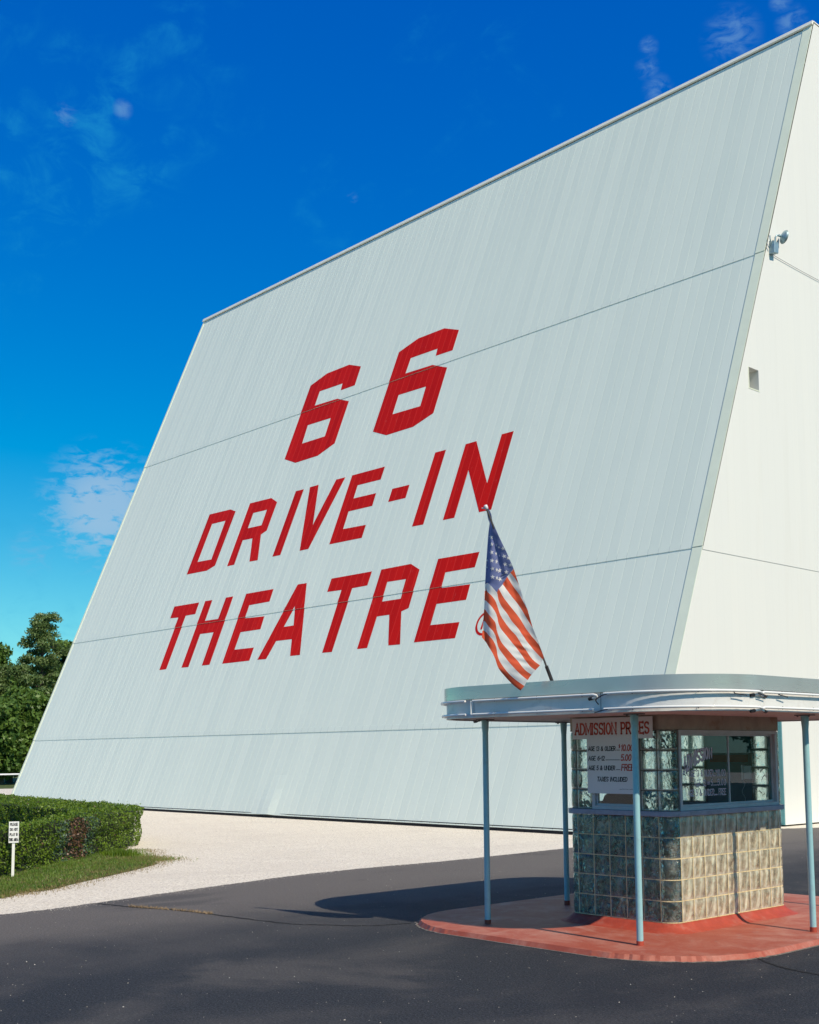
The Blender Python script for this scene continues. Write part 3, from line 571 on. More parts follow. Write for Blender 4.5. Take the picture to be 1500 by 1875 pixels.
def block(mb, s0, s1, z0, z1, mi=0, nu=6, nv=6, th=.085):
    g = .0045; rv = random.uniform(0, 5); b0 = len(mb.v); nu = 8 if (s1 - s0) > .21 else nu
    for inner in (0, 1):
        for j in range(nv + 1):
            for i in range(nu + 1):
                u, v = i / nu, j / nv; x, y, nx, ny = booth_path(s0 + g + (s1 - s0 - 2 * g) * u)
                e = min(u, 1 - u, v, 1 - v); pil = .007 * (1 - max(0, 1 - e / .17) ** 2) - .004
                o = pil if not inner else -th + .003
                mb.v.append((x + nx * o, y + ny * o, z0 + g + (z1 - z0 - 2 * g) * v)); mb.uv.append((u, v, rv, 1.0))
    W_ = nu + 1; N2 = W_ * (nv + 1)
    for j in range(nv):
        for i in range(nu):
            a = b0 + j * W_ + i; mb.f.append((a, a + 1, a + W_ + 1, a + W_)); mb.m.append(mi)
            a += N2; mb.f.append((a, a + W_, a + W_ + 1, a + 1)); mb.m.append(mi)
    rim = [j for j in range(nu + 1)] + [W_ * k + nu for k in range(1, nv + 1)] + [W_ * nv + i for i in range(nu - 1, -1, -1)] + [W_ * k for k in range(nv - 1, 0, -1)]
    for q1, q2 in zip(rim, rim[1:] + rim[:1]): mb.f.append((b0 + q2, b0 + q1, b0 + q1 + N2, b0 + q2 + N2)); mb.m.append(mi)
def bar(mb, s0, s1, z0, z1, o1=-.003, o0=-.08, n=None):
    """piece of mortar following the wall"""
    n = n or (8 if abs(s1 - s0) > .1 else 1); b0 = len(mb.v)
    for i in range(n + 1):
        x, y, nx, ny = booth_path(s0 + (s1 - s0) * i / n)
        for o, z in ((o1, z0), (o1, z1), (o0, z1), (o0, z0)): mb.v.append((x + nx * o, y + ny * o, z))
    for i in range(n):
        for k in range(4): k2 = (k + 1) % 4; mb.f.append((b0 + i * 4 + k, b0 + i * 4 + 4 + k, b0 + i * 4 + 4 + k2, b0 + i * 4 + k2)); mb.m.append(0)
low = MB(); mo = MB(); low.uv = []
for s0, s1, side, i in cols:
    if side == 'back' and i in (1, 2, 3): continue      # doorway at the back
    for r in range(5):
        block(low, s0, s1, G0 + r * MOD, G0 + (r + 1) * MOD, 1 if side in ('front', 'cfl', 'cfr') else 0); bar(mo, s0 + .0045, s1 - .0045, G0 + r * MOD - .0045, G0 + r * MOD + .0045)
    bar(mo, s0 - .0045, s0 + .0045, G0, SILL)
def add_uv(o, uv):
    a = o.data.attributes.new('blk', 'FLOAT_COLOR', 'POINT'); a.data.foreach_set('color', np.array(uv, np.float32).ravel()); return o
g = add_uv(autosm(low.build('glass_block_base', [M_gl_low, M_gl_shade], booth), 50), low.uv)
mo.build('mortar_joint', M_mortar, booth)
uph = (UT - U0) / 4
M_dmort = mat('dark_mortar', (.16, .14, .10), .85, var=.3, vscale=25)
for pier in ((('cfl', 0), ('front', 0)), (('front', 4), ('cfr', 0)), (('cbr', 0), ('back', 0)), (('back', 4), ('cbl', 0))):
    up = MB(); mo = MB(); up.uv = []
    for s0, s1, side, i in cols:
        if (side, i) not in pier: continue
        for r in range(4):
            block(up, s0, s1, U0 + r * uph, U0 + (r + 1) * uph); bar(mo, s0, s1, U0 + r * uph - .006, U0 + r * uph + .006)
        bar(mo, s0 - .005, s0 + .005, U0, UT); bar(mo, s1 - .005, s1 + .005, U0, UT)
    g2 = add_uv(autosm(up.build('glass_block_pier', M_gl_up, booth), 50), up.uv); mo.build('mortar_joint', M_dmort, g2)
# sill, header
M_sill = mat('slate_sill_paint', (.27, .30, .38), .45, var=.12, vscale=14, dirt=(.10, .09, .08), dirt_amt=.4, dscale=9)
M_head = mat('aged_cream_header', (.36, .31, .25), .7, var=.2, vscale=7, dirt=(.22, .10, .05), dirt_amt=.6, dscale=4)
M_frame = mat('window_frame_paint', (.46, .47, .50), .4, var=.08, vscale=8, dirt=(.2, .17, .14), dirt_amt=.3)
b = MB(); ringband(b, bl, SILL + .002, U0 - .002, -.10, .040); bevel(b.build('sill', M_sill, booth), .006)
b = MB(); ringband(b, bl, UT + .003, CEIL - .002, -.09, .004); b.build('header', M_head, booth)
# interior
M_in = mat('dark_interior_paint', (.03, .14, .16), .7, var=.15)
M_card = mat('tan_interior_board', (.34, .25, .15), .8, var=.25, vscale=5)
b = MB(); b.box(BX0 + .1, BX1 - .1, BY0 + .1, BY1 - .1, G0 - .03, G0 - .01); b.build('floor', M_in, booth)
b = MB(); b.box(BX0 + .09, BX1 - .09, BY0 + .09, BY1 - .09, CEIL - .03, CEIL - .006); b.build('ceiling', M_in, booth)
b = MB(); b.box(BX1 - .36, BX1 - .10, BY0 + .22, BY1 - .18, G0, SILL - .03); b.build('counter_cabinet', M_card, booth)
b = MB(); b.box(BX0 + RB + MOD * 1.0, BX1 - RB - MOD * 1.0, BY1 - .06, BY1 - .01, G0, UT); dr = b.build('door', M_in, booth)
b = MB(); b.box(BX1 - RB - MOD * 1.2, BX1 - RB - MOD * 1.45, BY1 - .09, BY1 - .065, 1.0, 1.06); hnd = b.build('handle', M_frame, dr)
b = MB(); b.box(-7.78, -7.30, BY1 - .085, BY1 - .066, 1.66, 1.74); b.build('red_strip', mat('dull_red_strip', (.14, .02, .015), .7), dr)
# windows: right, left and front
def pane_mat():
    M = bpy.data.materials.new('window_glass'); M.use_nodes = True; t = NT(M.node_tree)
    fr = t.node('ShaderNodeFresnel', None, IOR=1.5).outputs[0]
    f = t.math('MULTIPLY_ADD', fr, .85, .008, True)
    tr_ = t.node('ShaderNodeBsdfTransparent', None, Color=(.80, .90, .90)).outputs[0]; gl = t.node('ShaderNodeBsdfGlossy', None, Color=(.9, .95, 1), Roughness=.01).outputs[0]
    t.node('ShaderNodeOutputMaterial', None, Surface=t.node('ShaderNodeMixShader', None, i0=f, i1=tr_, i2=gl).outputs[0]); return M
M_pane = pane_mat()
def window(face, a0, a1, z0, z1, mull, name='window'):
    """face: 'right' (x = BX1), 'left' (x = BX0) or 'front' (y = BY0); spans a0..a1 along the wall"""
    def P(a, z, o):
        return (BX1 + o, a, z) if face == 'right' else ((BX0 - o, a, z) if face == 'left' else (a, BY0 - o, z))
    def bx_(mb, a0_, a1_, z0_, z1_, o0, o1):
        c = [P(a0_, z0_, o0), P(a1_, z1_, o1)]; mb.box(min(c[0][0], c[1][0]), max(c[0][0], c[1][0]), min(c[0][1], c[1][1]), max(c[0][1], c[1][1]), z0_, z1_)
    w = .035; f = MB()
    bx_(f, a0, a1, z1 - w, z1, -.07, .012); bx_(f, a0, a1, z0, z0 + w, -.07, .012)
    bx_(f, a0, a0 + w, z0 + w, z1 - w, -.07, .010); bx_(f, a1 - w, a1, z0 + w, z1 - w, -.07, .010)
    fo = f.build(name, M_frame, booth)
    f = MB(); w2 = .022
    edges = [a0 + w] + mull + [a1 - w]
    for i, (p0, p1) in enumerate(zip(edges[:-1], edges[1:])):
        o = -.018 if i % 2 == 0 else -.034
        bx_(f, p0, p0 + w2, z0 + w, z1 - w, o - .012, o + .004); bx_(f, p1 - w2 * .8, p1, z0 + w, z1 - w, o - .012, o + .004)
        bx_(f, p0 + w2, p1 - w2 * .8, z1 - w - w2, z1 - w, o - .012, o + .004); bx_(f, p0 + w2, p1 - w2 * .8, z0 + w, z0 + w + w2, o - .012, o + .004)
    f.build('sash', M_frame, fo)
    for i, (p0, p1) in enumerate(zip(edges[:-1], edges[1:])):
        g_ = MB(); o = -.022 if i % 2 == 0 else -.038
        g_.add([P(p0 + w2, z0 + w + w2, o), P(p1 - w2 * .8, z0 + w + w2, o), P(p1 - w2 * .8, z1 - w - w2, o), P(p0 + w2, z1 - w - w2, o)], [(0, 1, 2, 3)]); g_.build('pane', M_pane, fo)
    return fo
WR = window('right', BY0 + RB + .004, BY1 - RB - .004, U0, UT, [10.85])
window('left', BY0 + RB + .004, BY1 - RB - .004, U0, UT, [10.85])
WF = window('front', BX0 + RB + MOD + .004, BX1 - RB - MOD - .004, U0, UT, [])
# ---- canopy
CX0, CX1, CY0, CY1, CR = -9.29, -5.70, 8.60, 13.15, .86
ZC, ZM, ZTOP = 2.145, 2.318, 2.452
cl_ = rrect(CX0, CX1, CY0, CY1, CR, 18)
M_white = mat('white_canopy_paint', (.69, .68, .66), .38, var=.05, vscale=5, dirt=(.42, .34, .28), dirt_amt=.35, dscale=7)
M_soffit = mat('soffit_paint', (.72, .66, .62), .7, var=.07, vscale=4, dirt=(.40, .30, .24), dirt_amt=.5, dscale=5)
M_metal = bpy.data.materials.new('brushed_steel_band'); M_metal.use_nodes = True
t = NT(M_metal.node_tree); p = t.obj()
n_ = t.noise(t.scale(p, .6, .6, 3), 2, 2); v_ = t.noise(p, 2.0, 5)
b_ = t.node('ShaderNodeBsdfPrincipled', None, Base_Color=t.mix(t.rng(v_, .3, .7), (.55, .51, .49), (.60, .56, .54)), Metallic=.62, Roughness=t.rng(n_, .3, .7, .25, .33))
b_.inputs['Anisotropic'].default_value = .3
t.set(b_.inputs['Normal'], t.bump(t.noise(t.scale(p, 1, 1, .25), 2.5, 3), .03, .02)); t.node('ShaderNodeOutputMaterial', None, Surface=b_.outputs[0])
b = MB(); prism(b, cl_, ZC, ZM - .0, 0, True, -.004, -.004)
cano = b.build('canopy', M_soffit, booth)
b = MB(); ringband(b, cl_, ZC - .006, ZM, -.003, .006); wb = autosm(b.build('white_band', M_white, cano))
b = MB(); ringband(b, cl_, ZM + .001, ZTOP, -.02, .028); mb_ = autosm(b.build('steel_band', M_metal, cano))
b = MB(); prism(b, cl_, ZM + .02, ZTOP - .05, 0, True, -.03, -.03); b.build('roof_deck', mat('grey_roofing', (.25, .25, .25), .9), cano)
b = MB(); ringband(b, cl_, ZC - .012, ZC - .0065, -.035, .010); b.build('lip', M_white, cano)
# seams in the bands
def cpath(s, off=0.0):
    """canopy outline by arc length from the start of the front straight"""
    a, c = CX1 - CX0 - 2 * CR, CY1 - CY0 - 2 * CR; ar = math.pi / 2 * CR; P = 2 * (a + c) + 4 * ar; s %= P
    for (x, y, dx, dy, L, kind) in ((CX0 + CR, CY0, 1, 0, a, 0), (CX1 - CR, CY0 + CR, -90, 0, ar, 1), (CX1, CY0 + CR, 0, 1, c, 0), (CX1 - CR, CY1 - CR, 0, 0, ar, 1),
                                 (CX1 - CR, CY1, -1, 0, a, 0), (CX0 + CR, CY1 - CR, 90, 0, ar, 1), (CX0, CY1 - CR, 0, -1, c, 0), (CX0 + CR, CY0 + CR, 180, 0, ar, 1)):
        if s <= L + 1e-9:
            if kind == 0: X, Y, nx, ny = x + dx * s, y + dy * s, dy, -dx
            else:
                an = math.radians(dx + 90 * s / L); X, Y, nx, ny = x + CR * math.cos(an), y + CR * math.sin(an), math.cos(an), math.sin(an)
            return Vector((X + nx * off, Y + ny * off, 0)), Vector((nx, ny, 0))
        s -= L
A_ = CX1 - CX0 - 2 * CR; C2_ = CY1 - CY0 - 2 * CR; AR2 = math.pi / 2 * CR; PER = 2 * (A_ + C2_) + 4 * AR2
M_neon = mat('white_neon_tube', (.82, .82, .80), .18, var=.03)
M_blackcap = mat('black_tube_cap', (.02, .02, .024), .5)
def neon(s0, s1, z, off=.045, hook0=0, hook1=0, r=.0115, sag=0.0):
    b = MB(); n = max(6, int(abs(s1 - s0) / .09)); P = []
    for i in range(n + 1):
        s = s0 + (s1 - s0) * i / n; c, nn = cpath(s, off); P.append(c + Vector((0, 0, z + sag * math.sin(math.pi * i / n))))
    if hook0:
        c, nn = cpath(s0 - .035, off); c2, _ = cpath(s0 - .03, off - .02); c3, _ = cpath(s0 + .03, off - .03)
        P = [c3 + Vector((0, 0, z - .03)), c2 + Vector((0, 0, z - .022)), c + Vector((0, 0, z - .008))] + P
    if hook1:
        c, nn = cpath(s1 + .035, off); c2, _ = cpath(s1 + .03, off - .02); c3, _ = cpath(s1 - .03, off - .03)
        P = P + [c + Vector((0, 0, z - .008)), c2 + Vector((0, 0, z - .022)), c3 + Vector((0, 0, z - .03))]
    b.tube(P, r, 8)
    for en, h in ((P[0], hook0), (P[-1], hook1)):
        if h:
            s = s0 if en is P[0] else s1; cb = MB(); d = (P[0] - P[1]).normalized() if en is P[0] else (P[-1] - P[-2]).normalized()
            cb.tube([en, en + d * .05], .016, 8); cb.build('tube_cap', M_blackcap, cano)
    bb = b; bb.m = [0] * len(bb.f); k = 0; s = s0 + .3                                  # stand-off clips
    while s < s1 - .1:
        c, nn = cpath(s, off); c2, _ = cpath(s, .004); bb.tube([c2 + Vector((0, 0, z)), c + Vector((0, 0, z))], .004, 5, 1); bb.tube([c + Vector((0, 0, z - .014)), c + Vector((0, 0, z + .014))], .005, 5, 1); s += .55
    autosm(b.build('neon_tube', [M_neon, M_blackcap], cano), 50)
zt_, zl_ = ZM - .018, ZC + .020
sJ = A_ - .22                                            # joint near the front corner
for za in (zt_, zl_):
    neon(.06, sJ - .06, za, hook1=1 if za == zt_ else 0, sag=0)
    neon(sJ + .06, A_ + AR2 - .06, za + (.004 if za == zt_ else 0), hook1=1, sag=.004)
    neon(A_ + AR2 + .02, A_ + AR2 + 1.75, za, hook0=1, hook1=1)
    neon(A_ + AR2 + 1.95, A_ + AR2 + C2_ - .1, za, hook0=1)
    neon(A_ + AR2 + C2_ + .1, A_ + 2 * AR2 + C2_ + A_, za)
    neon(A_ + 2 * AR2 + C2_ + A_ + .3, PER - AR2 - .4, za)
    neon(-AR2 - .15, -.03, za, off=.06 if za == zt_ else .05, hook0=1)
# a loose end that has dropped at the corner, and wires
b = MB(); c, nn = cpath(sJ + .1, .05); P = [c + Vector((0, 0, zt_)), c + nn * .015 + Vector((-.05, 0, zt_ - .015)), c + Vector((-.12, -.01, zt_ - .05)), cpath(sJ - .02, .02)[0] + Vector((0, 0, zt_ - .09))]
b.tube([Vector(v) for v in smooth_poly(P, 6)], .005, 6); b.build('loose_wire', M_blackcap, cano); b = MB()
c, nn = cpath(sJ + .12, .05); P = [c + Vector((0, 0, zl_)), c + nn * .01 + Vector((-.08, 0, zl_ - .012)), cpath(sJ - .06, .03)[0] + Vector((0, 0, zl_ - .03))]; b.tube(P, .005, 6); b.build('loose_wire', M_blackcap, cano)
sC = A_ + AR2 - .06
for k, (ds, dz) in enumerate(((-.28, .03), (.0, .035), (.34, .0))):
    b = MB(); c1, n1_ = cpath(sC + ds, .03); c2, _ = cpath(sC + ds + .12, .055)
    b.tube([c1 + Vector((0, 0, zt_ - .01 + dz * .3)), c1 + n1_ * .02 + Vector((0, 0, zt_ - .02)), c2 + Vector((0, 0, zt_ - .035))], .005, 6); b.build('loose_wire', M_blackcap, cano)
M_joint = mat('joint_line', (.10, .10, .11), .7)
for s, z0, z1, w in ((sJ - .005, ZC - .005, ZM, .004), (A_ + AR2 + 1.85, ZC, ZM, .004), (.04, ZC, ZM, .003)):
    b = MB(); c, nn = cpath(s, .0065); tt_ = Vector((-nn.y, nn.x, 0)); b.obox(c - tt_ * w / 2 + Vector((0, 0, z0)), tt_ * w, nn * .002, (0, 0, z1 - z0)); b.build('band_joint', M_joint, cano)
b = MB(); c, nn = cpath(.04, .05); b.tube([c + Vector((0, 0, zl_)), c + Vector((0, 0, zt_))], .006, 6); b.build('neon_tube', M_neon, cano)
# ---- posts
M_post = mat('pale_blue_post_paint', (.31, .54, .57), .38, var=.06, vscale=3, dirt=(.22, .25, .25), dirt_amt=.25, dscale=20)
for k, (x, y, zb) in enumerate(((-8.634, 9.007, .035), (-9.023, 10.728, .045), (-6.684, 8.95, .035), (-5.997, 10.78, .04), (-8.634, 12.55, .045), (-6.684, 12.6, .045))):
    b = MB(); b.tube([(x, y, zb + .05), (x, y, ZC - .16), (x, y, ZC - .10), (x, y, ZC - .012)], [.0305, .0305, .036, .040], 20)
    po = autosm(b.build('post', M_post, booth), 60)
    b = MB(); b.tube([(x, y, zb - .02), (x, y, zb + .05)], .0335, 20); autosm(b.build('base_ring', M_redc, po), 60)
    b = MB(); b.box(x - .085, x + .085, y - .05, y + .05, ZC - .024, ZC - .0125); b.tube([(x - .06, y - .03, ZC - .035), (x - .06, y - .03, ZC - .024)], .010, 6); b.tube([(x + .06, y - .03, ZC - .035), (x + .06, y - .03, ZC - .024)], .010, 6); b.build('top_plate', M_blackcap if False else mat('bracket_steel', (.16, .15, .15), .6) if k == 0 else bpy.data.materials['bracket_steel'], po)
# ============================================================ LETTERING
def arc(cx, cy, rx, ry, a0, a1, n=8): return [(cx + rx * math.cos(math.radians(a0 + (a1 - a0) * k / n)), cy + ry * math.sin(math.radians(a0 + (a1 - a0) * k / n))) for k in range(n + 1)]
GL = {
 'A': (4, [[(0, 0), (2, 6), (4, 0)], [(.7, 2), (3.3, 2)]]), 'D': (4, [[(0, 0), (0, 6), (1.6, 6)] + arc(1.6, 3, 2.4, 3, 90, -90) + [(0, 0)]]),
 'M': (5, [[(0, 0), (0, 6), (2.5, 1.2), (5, 6), (5, 0)]]), 'I': (.01, [[(0, 0), (0, 6)]]), 'S': (3.6, [arc(1.8, 4.5, 1.8, 1.5, 35, 270) + arc(1.8, 1.5, 1.8, 1.5, 90, -145)]),
 'O': (4, [arc(2, 3, 2, 3, 0, 360, 16)]), 'N': (4, [[(0, 0), (0, 6), (4, 0), (4, 6)]]), 'P': (3.6, [[(0, 0), (0, 6), (2, 6)] + arc(2, 4.4, 1.6, 1.6, 90, -90) + [(0, 2.8)]]),
 'R': (3.8, [[(0, 0), (0, 6), (2, 6)] + arc(2, 4.4, 1.6, 1.6, 90, -90) + [(0, 2.8)], [(1.8, 2.8), (3.8, 0)]]), 'C': (3.8, [arc(2.1, 3, 2.1, 3, 45, 315, 14)]),
 'E': (3.3, [[(3.3, 6), (0, 6), (0, 0), (3.3, 0)], [(0, 3.1), (2.7, 3.1)]]), 'G': (4, [arc(2.1, 3, 2.1, 3, 50, 330, 14) + [(4.1, 2.6), (2.4, 2.6)]]),
 'L': (3, [[(0, 6), (0, 0), (3, 0)]]), 'U': (3.8, [[(0, 6), (0, 1.9)] + arc(1.9, 1.9, 1.9, 1.9, 180, 360) + [(3.8, 6)]]), 'F': (3.2, [[(0, 0), (0, 6), (3.2, 6)], [(0, 3.2), (2.6, 3.2)]]),
 'T': (3.8, [[(0, 6), (3.8, 6)], [(1.9, 6), (1.9, 0)]]), 'X': (3.8, [[(0, 0), (3.8, 6)], [(0, 6), (3.8, 0)]]), 'H': (3.8, [[(0, 0), (0, 6)], [(3.8, 0), (3.8, 6)], [(0, 3), (3.8, 3)]]),
 'Y': (3.8, [[(0, 6), (1.9, 3), (3.8, 6)], [(1.9, 3), (1.9, 0)]]), '1': (1.2, [[(0, 4.8), (1.0, 6), (1.0, 0)]]), '0': (3.4, [arc(1.7, 3, 1.7, 3, 0, 360, 16)]),
 '3': (3.2, [arc(1.5, 4.5, 1.6, 1.5, 140, -90) + arc(1.5, 1.5, 1.7, 1.5, 90, -140)]), '5': (3.3, [[(3, 6), (.4, 6), (.2, 3.3)] + arc(1.5, 1.9, 1.8, 1.9, 120, -145)]),
 '6': (3.4, [[(2.9, 6)] + arc(3.2, 2.2, 3.1, 3.6, 110, 180, 5) + arc(1.7, 1.8, 1.6, 1.8, 180, -180, 14)]), '2': (3.3, [arc(1.6, 4.3, 1.6, 1.7, 160, -20) + [(0, 0), (3.3, 0)]]),
 '&': (4.2, [[(4.2, 0), (.9, 4.4)] + arc(1.8, 5, .95, 1, 200, 0, 6) + [(2.4, 4.1), (.8, 2.9)] + arc(1.5, 1.5, 1.5, 1.5, 130, 330, 8) + [(4.1, 2.6)]]),
 '$': (3, [arc(1.5, 4.2, 1.4, 1.2, 40, 270) + arc(1.5, 1.8, 1.5, 1.2, 90, -140), [(1.5, 6.3), (1.5, -.3)]]), '.': (.3, [[(0, .1), (0, .55)]]), '-': (2, [[(0, 3), (2, 3)]]), '_': (3, [[(0, 0.1), (3, 0.1)]]), ' ': (2.2, [])}
SERIF = set('ADMINPRE')
def text(s, h, sw, condense=1.0, slant=0.0, gap=1.5, serif=False):
    """list of strokes [(pts, width)] in metres, and the total width"""
    u = h / 6; x = 0; out = []
    for ch in s:
        w, st = GL[ch]
        for pl in st:
            out.append(([((x + px * condense + slant * py) * u, py * u) for px, py in pl], sw))
        if serif and ch != ' ':
            for pl in st:
                for k in range(len(pl)):
                    px, py = pl[k]
                    if py in (0, 6) and ch in 'AMINPR' and not (ch in 'PR' and px > 0 and py == 6) or (ch in 'CSE' and k in (0, len(pl) - 1)):
                        if ch in 'CSE': out.append(([((x + px * condense) * u, (py - .6) * u), ((x + px * condense) * u, (py + .6) * u)], sw * .6))
                        else: out.append(([((x + px * condense - .75) * u, py * u), ((x + px * condense + .75) * u, py * u)], sw * .45))
        x += w * condense + gap + (.4 if ch in 'I1' and serif else 0)
    return out, (x - gap) * u
def ink(strokes, to3, m, name, par, warp=None):
    """flat painted strokes laid on a surface; to3 maps (x, y) to a point, warp bends the line"""
    b = MB()
    for pts, w in strokes:
        cl = len(pts) > 2 and (Vector(pts[0]) - Vector(pts[-1])).length < 1e-6
        n = len(pts); L = []
        for i in range(n):
            p = Vector(pts[i]); a = Vector(pts[i - 1]) if i else (Vector(pts[-2]) if cl else p); c = Vector(pts[i + 1]) if i < n - 1 else (Vector(pts[1]) if cl else p)
            d1 = (p - a).normalized() if (p - a).length > 1e-9 else (c - p).normalized(); d2 = (c - p).normalized() if (c - p).length > 1e-9 else d1
            d = (d1 + d2); d = d.normalized() if d.length > 1e-6 else d1; k = Vector((-d.y, d.x)); mi = w / 2 / max(.45, abs(k.dot(Vector((-d1.y, d1.x)))))
            e = (d * -w * .5 if i == 0 else d * w * .5 if i == n - 1 else Vector((0, 0))) if not cl else Vector((0, 0))
            L += [p + e + k * mi, p + e - k * mi]
        if warp: L = [Vector(warp(v.x, v.y)) for v in L]
        b.add([to3(v.x, v.y) for v in L], [(2 * i, 2 * i + 1, 2 * i + 3, 2 * i + 2) for i in range(n - 1)])
    o = b.build(name, m, par); return o
M_ink = mat('black_sign_paint', (.02, .022, .03), .5)
M_redink = mat('red_sign_paint', (.48, .05, .025), .5, var=.08)
M_board = mat('white_sign_board', (.72, .70, .70), .45, var=.03, spec=.4)
def place(strokes, width, x, y, align='l'):
    dx = x if align == 'l' else (x - width / 2 if align == 'c' else x - width); return [([(px + dx, py + y) for px, py in pts], w) for pts, w in strokes]
# header board: ADMISSION PRICES
SY = BY0 - .052
hb = MB(); hb.box(-8.062, -7.047, SY, SY + .008, 1.915, 2.130)
hbo = hb.build('header_board', M_board); tag(hbo, 'long white board reading ADMISSION PRICES in red serif letters, directly under the canopy', 'sign')
st, w = text('ADMISSION PRICES', .108, .019, 1.0, 0, 1.55, True); k = .93 / w
st = place([([(px * k, py) for px, py in pts], ww) for pts, ww in st], .93, -7.555, 1.965, 'c')
ink(st, lambda x, y: (x, SY - .0015, y), M_redink, 'lettering', hbo)
pb = MB(); PY = SY - .001; pb.box(-7.872, -7.243, PY, PY + .006, 1.362, 1.9145)
pbo = pb.build('price_board', M_board); tag(pbo, 'white hand painted board of ages and prices hung below the red headed board', 'sign')
blk, red = [], []
def row(y, left, price, dash=None, ph=.058):
    st, w = text(left, .041, .0085, .95, .12, 1.25); kk = {'AGE 13 & OLDER': .345, 'AGE 6-12': .205, 'AGE 5 & UNDER': .335}[left] / w
    blk.extend(place([([(px * kk, py) for px, py in p], ww) for p, ww in st], 0, -7.852, y))
    x1 = -7.852 + {'AGE 13 & OLDER': .345, 'AGE 6-12': .205, 'AGE 5 & UNDER': .335}[left]
    blk.append(([(x1 + .018, y + .004), (dash, y + .004)], .006))
    st, w = text(price, ph, .0115, .85, .16, 1.2); red.extend(place(st, w, dash + .018, y - .002))
row(1.796, 'AGE 13 & OLDER', '10.00', -7.45); s2, _ = text('$', .034, .007, .9, .1); red.extend(place(s2, 0, -7.462, 1.822))
row(1.698, 'AGE 6-12', '5.00', -7.455); row(1.600, 'AGE 5 & UNDER', 'FREE', -7.452)
st, w = text('TAXES INCLUDED', .041, .0085, .8, .16, 1.2); kk = .375 / w; blk.extend(place([([(px * kk, py) for px, py in p], ww) for p, ww in st], 0, -7.745, 1.487))
x = -7.46
while x < -7.28: blk.append(([(x, 1.409), (x + random.uniform(.004, .012), 1.409 + random.uniform(-.002, .004))], .0035)); x += .014
ink(blk, lambda x, y: (x, PY - .0015, y), M_ink, 'lettering', pbo); o = ink(red, lambda x, y: (x, PY - .0015, y), M_redink, 'price_figures', pbo)
# lettering on the right hand window pane
M_wt = mat('faded_window_paint', (.50, .46, .55), .6); M_wo = mat('dark_letter_outline', (.05, .05, .09), .6)
WX = BX1 - .0215 + .0015; wy0 = BY0 + RB + .065
def wp(x, y, o=0): return (WX + o, x, y)
st, w = text('ADMISSION', .135, .024, .78, 0, 1.7); kk = .50 / w
st = [([(px * kk, py) for px, py in p], ww) for p, ww in st]
def warp(x, y):
    t_ = x / .50; return (10.035 + x, 1.565 + .15 * math.sin(min(1, max(0, t_)) * math.pi / 2) + y * (1.10 - .38 * t_))
ink([([(a + .005, b - .005) for a, b in p], .029) for p, _ in st], lambda x, y: wp(x, y, 0), M_wo, 'lettering_outline', WR, warp)
ink(st, lambda x, y: wp(x, y, .0012), M_wt, 'lettering', WR, warp)
rows = []
def wrow(y, s, x1, width, h=.075):
    st, w = text(s, h, .0100 if h > .04 else .006, .8, 0, 1.3); kk = width / w; rows.extend(place([([(px * kk, py) for px, py in p], ww) for p, ww in st], width, x1, y, 'r'))
R1 = 10.775
wrow(1.532, 'AGE 13 & OLDER...', R1 - .185, .46, .06); wrow(1.532, '10.00', R1, .155, .06); wrow(1.56, '$', R1 - .16, .022, .035)
wrow(1.436, 'AGE 12', R1 - .36, .20, .06); wrow(1.448, 'THRU', R1 - .29, .055, .025); wrow(1.436, '6....5.00', R1, .27, .06)
wrow(1.338, 'AGE 5 & UNDER....', R1 - .16, .52, .06); wrow(1.338, 'FREE', R1, .13, .06)
ink(rows, lambda x, y: wp(x, y, .0006), M_wt, 'lettering', WR)

# ============================================================ things in and on the booth
ch = empty('office_chair', (-7.38, 10.35, .1), 'dark padded chair back seen through the front window below the price board', 'chair')
M_chair = mat('dark_maroon_vinyl', (.05, .012, .010), .7)
M_cs = mat('black_chair_metal', (.02, .02, .02), .4)
b = MB(); L_ = rrect(-.21, .21, -.04, .04, .035, 4); 
bk = [(-.5, 0), (-.235, .02), (-.24, .20), (-.19, .29), (-.10, .335), (.10, .335), (.19, .29), (.24, .20), (.235, .02)]
pf = [(x, z) for x, z in bk[1:]]; n = len(pf); cx_, cy_ = -7.81, 10.15
b.add([(cx_ + x, cy_, 1.04 + z) for x, z in pf] + [(cx_ + x, cy_ + .07, 1.04 + z) for x, z in pf], [tuple(reversed(range(n)))[::-1], tuple(n + i for i in reversed(range(n)))] + [((i + 1) % n, i, n + i, n + (i + 1) % n) for i in range(n)])
bevel(b.build('backrest', M_chair, ch), .02, 3)
b = MB(); b.box(cx_ - .23, cx_ + .23, 10.12, 10.56, .72, .80); bevel(b.build('seat', M_chair, ch), .03, 3)
b = MB(); b.tube([(cx_, 10.34, .16), (cx_, 10.34, .72)], .03, 10); b.tube([(cx_, 10.20, .75), (cx_, 10.19, 1.1)], .02, 8); b.build('column', M_cs, ch)
b = MB()
for k in range(5): a = k * 1.2566; b.tube([(cx_, 10.34, .18), (cx_ + .26 * math.cos(a), 10.34 + .26 * math.sin(a), .135)], .016, 6)
b.build('base', M_cs, ch)
ph = empty('wall_phone', (-7.3, BY1 - .1, 1.55), 'small pale telephone on the dark back wall inside the booth window', 'telephone')
b = MB(); b.box(-7.335, -7.245, BY1 - .105, BY1 - .061, 1.47, 1.62); bevel(b.build('body', M_board, ph), .008)
b = MB(); b.box(-7.36, -7.338, BY1 - .115, BY1 - .063, 1.46, 1.63); bevel(b.build('handset', M_board, ph), .008)
b = MB(); b.tube([(-7.35 + .02 * math.sin(k * 1.1), BY1 - .09, 1.46 - k * .03) for k in range(9)], .004, 5); b.build('cord', M_frame, ph)

